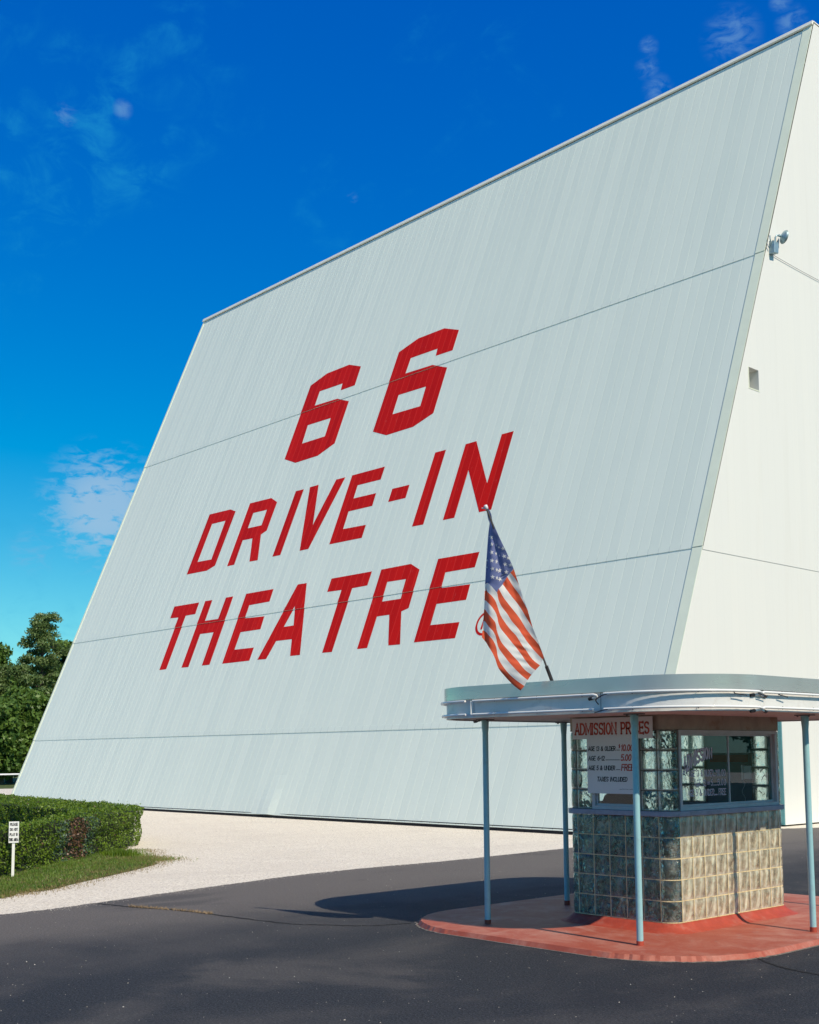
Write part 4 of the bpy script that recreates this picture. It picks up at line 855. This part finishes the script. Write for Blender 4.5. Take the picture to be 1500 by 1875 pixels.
# ---- flag on its leaning pole
FT, FB = Vector(D_flag['T']), Vector(D_flag['B']); FN, FR, FU = Vector(D_flag['n']), Vector(D_flag['r']), Vector(D_flag['u'])
flg = empty('flag_pole', FB, 'thin leaning pole on the canopy edge carrying a drooping stars and stripes flag', 'flag')
M_fr = mat('red_flag_cloth', (.86, .12, .045), .8, var=.05); M_fw = mat('white_flag_cloth', (.90, .87, .82), .8, var=.03); M_fb = mat('blue_flag_cloth', (.17, .20, .40), .8, var=.06)
for M in (M_fr, M_fw, M_fb):      # thin nylon lets some light through
    nt = M.node_tree; bs = next(n for n in nt.nodes if n.type == 'BSDF_PRINCIPLED'); ou = next(n for n in nt.nodes if n.type == 'OUTPUT_MATERIAL')
    tl = nt.nodes.new('ShaderNodeBsdfTranslucent'); mx = nt.nodes.new('ShaderNodeMixShader'); mx.inputs[0].default_value = .35
    tl.inputs[0].default_value = tuple(bs.inputs['Base Color'].links[0].from_node.inputs[6].default_value)
    nt.links.new(bs.outputs[0], mx.inputs[1]); nt.links.new(tl.outputs[0], mx.inputs[2]); nt.links.new(mx.outputs[0], ou.inputs[0])
pd = (FB - FT).normalized(); M_pole = mat('brown_pole', (.10, .085, .075), .4)
b = MB(); b.tube([FT, FB - pd * .10], .0095, 8); b.build('pole', M_pole, flg)
b = MB(); b.tube([FB - pd * .155, FB + pd * .05], .017, 10); b.build('socket', mat('dark_socket', (.035, .028, .026), .4), flg)
b = MB(); b.tube([FT - pd * .035, FT - pd * .03, FT, FT + pd * .01], [.008, .018, .018, .011], 10); b.tube([FT + Vector((0, 0, .0)), FT - FR * .045 + FU * .004], .006, 6); b.build('finial', M_board, flg, True)
def fdepth(x, y):
    """cloth relief towards the camera, metres; x right and y up from the pole top"""
    # left outline of the hanging cloth
    xl = np.interp(-y, [0, .15, .5, 1.0, 1.4, 1.75], [0, .03, -.0, -.03, -.02, .25]); d = x - xl
    xr = np.interp(-y, [0, .3, .7, 1.1, 1.5, 1.8], [.02, .10, .22, .32, .46, .40]); o = -.085 * math.exp(-max(d, 0) / .022) + .42 * max(0, xr - x)
    o += .0045 * math.sin((x * 1.0 + y * .40) * 34 + 1.2) * min(1, -y / .4)
    o += .0022 * math.sin((x * .7 + y * 1.3) * 46 + .5 * math.sin(x * 30))
    o += .004 * math.sin(y * 105 + x * 40) * math.exp(-((x - .30) / .10) ** 2) * math.exp(-((y + 1.35) / .16) ** 2) * 2
    # deep fold in the blue field
    fx = np.interp(-y, [.25, .45, .75], [.055, .10, .155]); 
    o -= .045 * math.exp(-((x - fx) / .020) ** 2) * math.exp(-((y + .5) / .24) ** 4)
    return o
def fpnt(x, y, lift=0.0): return FT + FR * x + FU * y + FN * (fdepth(x, y) + .022 + lift)
def resamp(pts, n):
    P = np.array([tuple(v) for v in smooth_poly([Vector(p) for p in pts], 6)]); s = np.r_[0, np.cumsum(np.hypot(*np.diff(P, axis=0).T))]; t_ = np.linspace(0, s[-1], n)
    return np.stack([np.interp(t_, s, P[:, 0]), np.interp(t_, s, P[:, 1])], 1)
fb = MB()
def band(c0, c1, mi, n=40, m=5):
    A, B = resamp(c0, n), resamp(c1, n); vs = [fpnt(*(A[i] * (1 - j / m) + B[i] * (j / m))) for i in range(n) for j in range(m + 1)]
    fs = [(i * (m + 1) + j, i * (m + 1) + j + 1, (i + 1) * (m + 1) + j + 1, (i + 1) * (m + 1) + j) for i in range(n - 1) for j in range(m)]
    v0, v1, v2 = Vector(vs[fs[len(fs)//2][0]]), Vector(vs[fs[len(fs)//2][1]]), Vector(vs[fs[len(fs)//2][2]])
    if (v1 - v0).cross(v2 - v0).dot(FN) < 0: fs = [tuple(reversed(f)) for f in fs]
    fb.add(vs, fs, mi)
C = D_fc
for k, (i0, i1, mi) in enumerate(((0, 1, 0), (1, 2, 1), (2, 3, 0), (3, 4, 1), (4, 5, 0), (5, 6, 1), (7, 8, 0), (8, 9, 1), (9, 10, 0), (10, 11, 1), (11, 12, 0))): band(C[i0], C[i1], mi)
# the turned-back left edge, in the colours of the stripes that run into it
E0, E1 = C[13], C[14]
def yat(c, y):
    c = sorted(c, key=lambda p: p[1]); return float(np.interp(y, [p[1] for p in c], [p[0] for p in c]))
ys = [E1[0][1]] + [p[1] for p in E1[1:]]
for k in range(len(ys) - 1):
    m_ = (0, 0, 1, 0, 1, 0)[k] if k < 6 else 0
    seg = [(yat(E0, y), y) for y in np.linspace(ys[k], ys[k + 1], 4)]; seg1 = [(yat(E1, y) + .001, y) for y in np.linspace(ys[k], ys[k + 1], 4)]
    band(seg, seg1, {0: 1, 1: 0, 2: 1, 3: 0, 4: 1, 5: 0}.get(k, 0), 11, 4)
band(D_fcan[0], D_fcan[1], 2, 60, 16)
# lower border of the blue field
pl = [Vector((x, y, 0)) for x, y in D_fcan[2]]
tb = bmesh.new(); fv = [tb.verts.new(p) for p in pl]; tb.faces.new(fv); bmesh.ops.triangulate(tb, faces=tb.faces[:]); bmesh.ops.subdivide_edges(tb, edges=tb.edges[:], cuts=5, use_grid_fill=True)
tb.verts.index_update(); vs = [fpnt(v.co.x, v.co.y) for v in tb.verts]; fs = [tuple(v.index for v in f.verts) for f in tb.faces]; fb.add(vs, fs, 2); tb.free()
fl_o = fb.build('flag', [M_fr, M_fw, M_fb], flg, True)
for k, (x, y) in enumerate(D_fstars):
    b = MB()
    r = .0225 if k not in (12, 13, 14, 21, 22) else .014; a0 = random.uniform(-.3, .3); sq = .62 if k in (15, 16, 17, 18, 19, 12, 13) else 1
    pts = [fpnt(x + sq * (r if i % 2 == 0 else r * .42) * math.sin(a0 + i * math.pi / 5), y + (r if i % 2 == 0 else r * .42) * math.cos(a0 + i * math.pi / 5), .003) for i in range(10)]
    b.add([fpnt(x, y, .0035)] + pts, [(0, 1 + i, 1 + (i + 1) % 10) for i in range(10)])
    b.build('star', M_fw, fl_o)

# ============================================================ HEDGE, GRASS, SIGN, TREES, RAIL
def leaf_mat(name, c1, c2, trans=.25):
    M = bpy.data.materials.new(name); M.use_nodes = True; t = NT(M.node_tree)
    r = t.node('ShaderNodeNewGeometry').outputs['Random Per Island']; n = t.noise(t.pos(), 1.6, 5, .6)
    f = t.math('ADD', t.math('MULTIPLY', r, .6), t.math('MULTIPLY', t.rng(n, .3, .7), .4)); c = t.mix(f, c1, c2)
    d = t.node('ShaderNodeBsdfPrincipled', None, Base_Color=c, Roughness=.45); d.inputs['Specular IOR Level'].default_value = .35
    tl = t.node('ShaderNodeBsdfTranslucent', None, Color=t.mix(.5, c, (.20, .30, .03))).outputs[0]
    t.node('ShaderNodeOutputMaterial', None, Surface=t.node('ShaderNodeMixShader', None, i0=trans, i1=d.outputs[0], i2=tl).outputs[0]); return M
M_leaf = leaf_mat('hedge_leaf', (.028, .078, .007), (.19, .28, .022)); M_leafb = leaf_mat('blue_weed_leaf', (.05, .10, .06), (.12, .19, .13)); M_twig = leaf_mat('dry_twig', (.07, .035, .02), (.20, .10, .06), .1)
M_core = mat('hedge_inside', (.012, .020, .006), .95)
def cards(P, N, size, mi=None, flat=.55, ratio=.55):
    """leaf quads at points P, roughly facing N"""
    n = len(P); D = rng.normal(size=(n, 3)); D /= np.linalg.norm(D, axis=1)[:, None]; Nn = N * flat + D * (1 - flat) * 1.3; Nn /= np.linalg.norm(Nn, axis=1)[:, None]
    A = np.cross(Nn, rng.normal(size=(n, 3))); A /= np.linalg.norm(A, axis=1)[:, None]; B = np.cross(Nn, A); s = (size * rng.uniform(.6, 1.35, n))[:, None]
    V = np.stack([P - A * s, P - B * s * ratio + A * s * .1, P + A * s, P + B * s * ratio + A * s * .1], 1).reshape(-1, 3); return V
def quads(name, V, mats, mi, par):
    n = len(V) // 4; me = bpy.data.meshes.new(name); me.vertices.add(len(V)); me.vertices.foreach_set('co', V.astype(np.float32).ravel()); me.loops.add(4 * n); me.loops.foreach_set('vertex_index', np.arange(4 * n, dtype=np.int32))
    me.polygons.add(n); me.polygons.foreach_set('loop_start', np.arange(n, dtype=np.int32) * 4); me.polygons.foreach_set('loop_total', np.full(n, 4, np.int32))
    for m_ in mats: me.materials.append(m_)
    if mi is not None: me.polygons.foreach_set('material_index', mi.astype(np.int32))
    me.update(); me.validate(); o = link(bpy.data.objects.new(name, me))
    if par is not None: parent(o, par)
    return o
HZ = .735
houter = [(-13.6, 3.0), (-15.2, 5.2), (-16.5, 6.75), (-17.4, 7.75), (-18.15, 8.6), (-18.95, 9.45), (-19.8, 10.4), (-20.6, 11.3), (-21.35, 12.2), (-22.0, 12.7), (-23.0, 13.0), (-24.6, 13.35), (-26, 13.4), (-28.5, 13.8), (-31.4, 14.2), (-36, 15.2)]
hinner = [(-36, 13.2), (-31, 12.4), (-27.2, 12.0), (-24.6, 11.55), (-23.3, 11.45), (-22.5, 11.35), (-21.3, 10.8), (-20.0, 9.85), (-18.45, 8.55), (-16.7, 6.6), (-14.9, 4.2), (-13.9, 2.6)]
ho = [(v.x, v.y) for v in smooth_poly(houter, 5)]; hi = [(v.x, v.y) for v in smooth_poly(hinner, 5)]
loop = ho + hi
def inset(loop, d):
    n = len(loop); out = []
    for i in range(n):
        a, b_, c = Vector(loop[i - 1]), Vector(loop[i]), Vector(loop[(i + 1) % n]); d1 = (b_ - a).normalized(); d2 = (c - b_).normalized()
        nn = Vector((d1.y + d2.y, -d1.x - d2.x)); nn = nn.normalized() if nn.length > .1 else Vector((d1.y, -d1.x)); out.append((b_.x - nn.x * d, b_.y - nn.y * d))
    return out
area = sum(loop[i - 1][0] * loop[i][1] - loop[i][0] * loop[i - 1][1] for i in range(len(loop))) / 2
if area < 0: loop = loop[::-1]
hedge = empty('clipped_hedge', (-20, 11, 0), 'low clipped green hedge bending back at its right end, bare brown patch near the corner', 'hedge')
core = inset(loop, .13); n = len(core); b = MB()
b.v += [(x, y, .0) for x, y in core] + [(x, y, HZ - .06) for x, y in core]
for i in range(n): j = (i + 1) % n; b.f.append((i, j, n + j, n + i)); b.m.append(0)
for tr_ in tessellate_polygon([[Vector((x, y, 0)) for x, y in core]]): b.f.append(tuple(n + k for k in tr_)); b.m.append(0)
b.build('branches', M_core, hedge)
P, N = [], []
LP = np.array(loop); SEG = np.roll(LP, -1, 0) - LP; SL = np.hypot(SEG[:, 0], SEG[:, 1])
ns = int(SL.sum() * HZ * 1500); idx = rng.choice(len(LP), ns, p=SL / SL.sum()); tt_ = rng.random(ns); base = LP[idx] + SEG[idx] * tt_[:, None]
nrm = np.stack([SEG[idx][:, 1], -SEG[idx][:, 0]], 1) / SL[idx][:, None]
zz_ = rng.random(ns) ** .9 * HZ
lump = .05 * np.sin(base[:, 0] * 3.1 + zz_ * 5) * np.sin(base[:, 1] * 2.7 + 1) + .035 * np.sin(base[:, 0] * 9 + base[:, 1] * 7 + zz_ * 13)
depth = rng.exponential(.03, ns) - .005 - lump
side = np.column_stack([base - nrm * depth[:, None], zz_]); sN = np.column_stack([nrm, np.full(ns, .35)])
# top
bbx = LP.min(0), LP.max(0)
def inside(x, y):
    c = np.zeros(len(x), bool); j = len(LP) - 1
    for i in range(len(LP)):
        xi, yi = LP[i]; xj, yj = LP[j]; cond = ((yi > y) != (yj > y)) & (x < (xj - xi) * (y - yi) / (yj - yi + 1e-12) + xi); c ^= cond; j = i
    return c
nt_ = 190000; X = rng.uniform(bbx[0][0], bbx[1][0], nt_); Y = rng.uniform(bbx[0][1], bbx[1][1], nt_); k_ = inside(X, Y); X, Y = X[k_], Y[k_]
Z = HZ + .018 * np.sin(X * 4.3) * np.sin(Y * 3.9) + .012 * np.sin(X * 13 + Y * 11) + rng.normal(0, .014, len(X)) + (rng.random(len(X)) < .012) * rng.uniform(.02, .07, len(X))
top = np.column_stack([X, Y, Z]); tN = np.tile([0, 0, 1.0], (len(X), 1))
P = np.vstack([side, top]); N = np.vstack([sN, tN])
mi = np.zeros(len(P), int)
dpt = np.hypot(P[:, 0] + 19.45, P[:, 1] - 10.05); low_ = P[:, 2] < .62 + .1 * np.sin(P[:, 0] * 7)
mi[(dpt < .45) & low_ & (rng.random(len(P)) < .9)] = 2
near = (dpt > .3) & (dpt < 1.0) & (P[:, 2] < .70) & (rng.random(len(P)) < .55); mi[near] = 1
mi[(rng.random(len(P)) < .008)] = 2
print('hedge leaves', len(P))
V = cards(P, N, .021, None, .5, .6)
quads('leaves', V, [M_leaf, M_leafb, M_twig], mi, hedge)
# turf verge round the hedge
gedge = [(-12.6, 1.5), (-14.0, 4.6), (-14.86, 6.6), (-15.2, 7.0), (-15.33, 7.5), (-15.8, 8.1), (-16.3, 8.8), (-16.85, 9.55), (-17.45, 10.3), (-18.1, 10.9), (-19.1, 11.35), (-20.4, 12.0), (-21.3, 12.6), (-22.5, 13.3), (-26, 14.2), (-31, 15.0), (-37, 16.2)]
ge = smooth_poly(gedge, 8); tp = [(v.x, v.y) for v in ge if v.y < 10.6] + [(-18.6, 10.95), (-19.4, 11.0), (-20.3, 11.3), (-21.2, 12.0), (-30, 12.5), (-30, 8), (-20, 2), (-16, -2)]
sheet('grass_verge', tp, -.003, M_turf)
M_blade = leaf_mat('grass_blade', (.05, .14, .012), (.22, .30, .055), .3); M_bladed = leaf_mat('dry_grass_blade', (.20, .135, .05), (.34, .25, .12), .2)
GP = np.array([(v.x, v.y) for v in ge]); sg, sd = [], []
while len(sg) < 26000:
    i = random.randrange(8, len(GP) - 40); t_ = random.random() ** 1.15; d = GP[i + 1] - GP[i]; nrm_ = np.array([-d[1], d[0]]) / np.hypot(*d); w_ = random.uniform(0, 2.1)
    p = GP[i] + d * random.random() + nrm_ * w_
    (sd if random.random() < .08 + .65 * math.exp(-w_ / .30) + .15 * (math.sin(p[0] * 3) * math.sin(p[1] * 4) > .3) else sg).append((p[0], p[1], -.003))
for _ in range(1500):
    i = random.randrange(8, len(GP) - 40); d = GP[i + 1] - GP[i]; nrm_ = np.array([-d[1], d[0]]) / np.hypot(*d); p = GP[i] - nrm_ * abs(random.gauss(0, .16)); sd.append((p[0], p[1], -.006))
for _ in range(2600):      # straggling weeds past the hedge end
    a = random.uniform(-1, 1); p = (-18.55 + a * .45 + random.gauss(0, .22), 10.9 + random.gauss(0, .24)); (sd if random.random() < .6 else sg).append((p[0], p[1], -.004))
sw = [(-19.65 + random.gauss(0, .22), 10.98 + random.gauss(0, .13), -.004) for _ in range(900)]
V, Fc = tuft_mesh(sw, .11, .010, '', None, .6); tag(mesh('weeds', V, Fc, M_leaf), 'taller green weeds sprouting at the right end of the hedge', 'weeds', kind='stuff')
V, Fc = tuft_mesh(sg, .036, .005, '', None, .8); tag(mesh('grass', V, Fc, M_blade), 'short green grass growing along the foot of the hedge', 'grass', kind='stuff')
V, Fc = tuft_mesh(sd, .032, .004, '', None, 1.1); tag(mesh('dry_grass', V, Fc, M_bladed), 'straw coloured grass along the outer edge of the verge', 'grass', kind='stuff')
# little sign by the hedge
SB = Vector((-17.36, 7.89, 0)); sgn = empty('yard_sign', SB, 'small white sign on a white stake asking people not to play in the area', 'sign')
M_wpaint = mat('white_wood_paint', (.80, .80, .78), .5, var=.04)
fN = Vector((.93, -.36, 0)).normalized(); fR = Vector((.36, .93, 0))
b = MB(); b.obox(SB - fR * .020 - fN * .012, fR * .040, fN * .024, (0, 0, .74)); b.build('stake', M_wpaint, sgn)
BW = .145; b = MB(); b.obox(SB - fR * BW / 2 + fN * .0125 + Vector((0, 0, .50)), fR * BW, fN * .012, Vector((0, 0, .315))); bo = bevel(b.build('board', M_wpaint, sgn), .003)
st_all = []
for s_, y_, w_ in (('PLEASE', .755, .105), ('DO NOT', .68, .108), ('PLAY IN', .605, .112), ('THIS AREA', .53, .128)):
    st, w = text(s_, .038, .0085, .9, 0, 1.5); kk = w_ / w; st_all += place([([(px * kk, py) for px, py in p], ww) for p, ww in st], w_, 0, y_, 'c')
ink(st_all, lambda x, y: SB + fR * x + fN * .0262 + Vector((0, 0, y)), M_ink, 'lettering', sgn)

# trees
M_bark = mat('grey_brown_bark', (.10, .075, .055), .9, var=.3, vscale=4)
def tree(loc, h, r, kind, label, seed, name, mats, group=None):
    R = np.random.default_rng(seed); rr_ = random.Random(seed)
    te = empty(name, loc, label, 'tree', group); L0 = Vector(loc); tb = MB(); P, N, mi = [], [], []
    lean = Vector((rr_.uniform(-.3, .3), rr_.uniform(-.3, .3), 0))
    tb.tube([L0 + lean * (k / 8) + Vector((.1 * math.sin(k * 1.7 + seed), .1 * math.cos(k * 1.3), h * .93 * k / 8)) for k in range(9)], [r * .075 * (1 - k / 8.6) + .03 for k in range(9)], 8)
    nb = {'pine': 52, 'cedar': 46, 'broad': 34}[kind]
    for k in range(nb):
        f = (k + .5) / nb; z = h * ((.10 if kind != 'broad' else .12) + .86 * f); a = k * 2.399 + rr_.uniform(-.4, .4)
        if kind == 'pine': L = r * (1.0 - .62 * f ** 1.3) * rr_.uniform(.55, 1.12); rise = .28 + .5 * f
        elif kind == 'cedar': L = r * (1 - f ** 1.5) ** .8 * rr_.uniform(.7, 1.1) + .3; rise = .35
        else: L = r * math.sin(math.pi * min(.97, .16 + .8 * f)) ** .7 * rr_.uniform(.7, 1.1); rise = .45
        d = Vector((math.cos(a), math.sin(a), rise)).normalized(); s0 = L0 + lean * f + Vector((0, 0, z - L * rise * .35)); s1 = s0 + d * L
        tb.tube([s0, s0 + d * L * .5 + Vector((0, 0, .06 * L)), s1], [.07 * r / 3 + .02, .04, .015], 5)
        nc = 4 if kind == 'pine' else 4
        for c in range(nc):
            g_ = .38 + .62 * (c + .6) / nc; cc = s0 + d * L * g_ + Vector((rr_.uniform(-.35, .35), rr_.uniform(-.35, .35), rr_.uniform(-.15, .3))) * (r / 3); cr = r * (.16 if kind == 'pine' else .25) * rr_.uniform(.7, 1.25)
            m = int((150 if kind == 'pine' else 95) * (cr / .6) ** 1.2) + 20; u = R.normal(size=(m, 3)); u /= np.linalg.norm(u, axis=1)[:, None]; u *= (R.random(m) ** .45)[:, None]
            u[:, 2] *= .62; P.append(np.array(cc) + u * cr); N.append(u / (np.linalg.norm(u, axis=1)[:, None] + 1e-6) + np.array([0, 0, .5])); mi.append(np.full(m, rr_.choice([0, 0, 1]) if kind != 'x' else 0))
    P, N, mi = np.vstack(P), np.vstack(N), np.concatenate(mi); V = cards(P, N, {'pine': .10, 'cedar': .14, 'broad': .17}[kind], None, .35, .45 if kind == 'pine' else .6)
    autosm(tb.build('trunk', M_bark, te), 60); quads('crown', V, mats, mi, te); return te
ML1 = leaf_mat('pine_needles', (.055, .105, .028), (.19, .27, .09), .28); ML2 = leaf_mat('pine_needles_light', (.075, .13, .035), (.23, .30, .11), .28)
ML3 = leaf_mat('broad_leaves', (.035, .085, .016), (.14, .23, .04), .2); ML4 = leaf_mat('broad_leaves_light', (.05, .11, .018), (.17, .26, .05), .2)
def at(px, dist, z=-.03):
    v = R_ * (px - D_cam['px']) + F_ * D_cam['f']; v.z = 0; v.normalize(); return (v.x * dist, v.y * dist, z)
TG = 'trees beyond the grass field'
tree(at(78, 93), 12.6, 3.1, 'pine', 'tallest pine with open upper branches rising beside the screen edge', 3, 'pine_tree', [ML1, ML2])
tree(at(22, 90), 8.4, 3.4, 'pine', 'shorter bushy pine left of the tallest pine', 5, 'pine_tree', [ML1, ML2])
tree(at(128, 98), 10.6, 3.2, 'broad', 'rounded tree half hidden by the screen edge, right of the tallest pine', 8, 'broadleaf_tree', [ML3, ML4])
tree(at(-30, 92), 9.6, 3.6, 'broad', 'broad dark tree cut by the left border of the view', 9, 'broadleaf_tree', [ML3, ML4])
tree(at(52, 86), 6.0, 3.0, 'broad', 'low dense dark tree in front of the tallest pine', 12, 'broadleaf_tree', [ML3, ML3])
tree(at(6, 84), 5.2, 2.9, 'broad', 'low dense dark bushy tree at the left border behind the white rail', 13, 'broadleaf_tree', [ML3, ML3])
tree(at(96, 88), 6.4, 2.8, 'cedar', 'dark green cedar partly covered by the foot of the screen', 15, 'cedar_tree', [ML1, ML1])
tree(at(-95, 95), 11, 4.2, 'pine', 'pine standing outside the left of the view', 17, 'pine_tree', [ML1, ML2])
# trees on the far side of the road, right of and behind the camera (mirrored in booth glass and steel)
def copy_tree(o, loc, rz, label):
    c = o.copy(); SC.collection.objects.link(c); c['label'] = label; c['group'] = 'trees across the road outside the view'
    if 'group' in o and False: pass
    c.location = loc; c.rotation_euler = (0, 0, rz)
    for chd in o.children:
        d = chd.copy(); SC.collection.objects.link(d); d.parent = c; d.matrix_parent_inverse = chd.matrix_parent_inverse.copy()
    return c
src = [ob for ob in SC.collection.objects if ob.type == 'EMPTY' and ob.get('category') == 'tree']
for k in range(16):
    a = math.radians(100 - 13.5 * k); d_ = 62 + 9 * math.sin(k * 2.3)
    copy_tree(src[(k * 3) % 4], (d_ * math.cos(a), d_ * math.sin(a), 0), k * 1.1, 'dark tree in the row across the road, outside the photographed view')
# white rail fence at the far side of the yard
M_rail = mat('white_rail_paint', (.75, .76, .76), .5)
rf = empty('rail_fence', at(10, 72, 0), 'long white single rail fence in front of the dark trees', 'fence')
a0, a1 = Vector(at(-260, 70, 0)), Vector(at(300, 76, 0)); b = MB(); hr_ = .80; b.tube([a0 + Vector((0, 0, hr_)), a1 + Vector((0, 0, hr_))], .045, 8); b.build('rail', M_rail, rf)
for k in (0, 1, 3, 4, 5, 6, 7, 8):
    p_ = a0.lerp(a1, k / 8); b = MB(); b.tube([p_, p_ + Vector((0, 0, hr_))], .05, 8); b.build('fence_post', M_rail, rf)
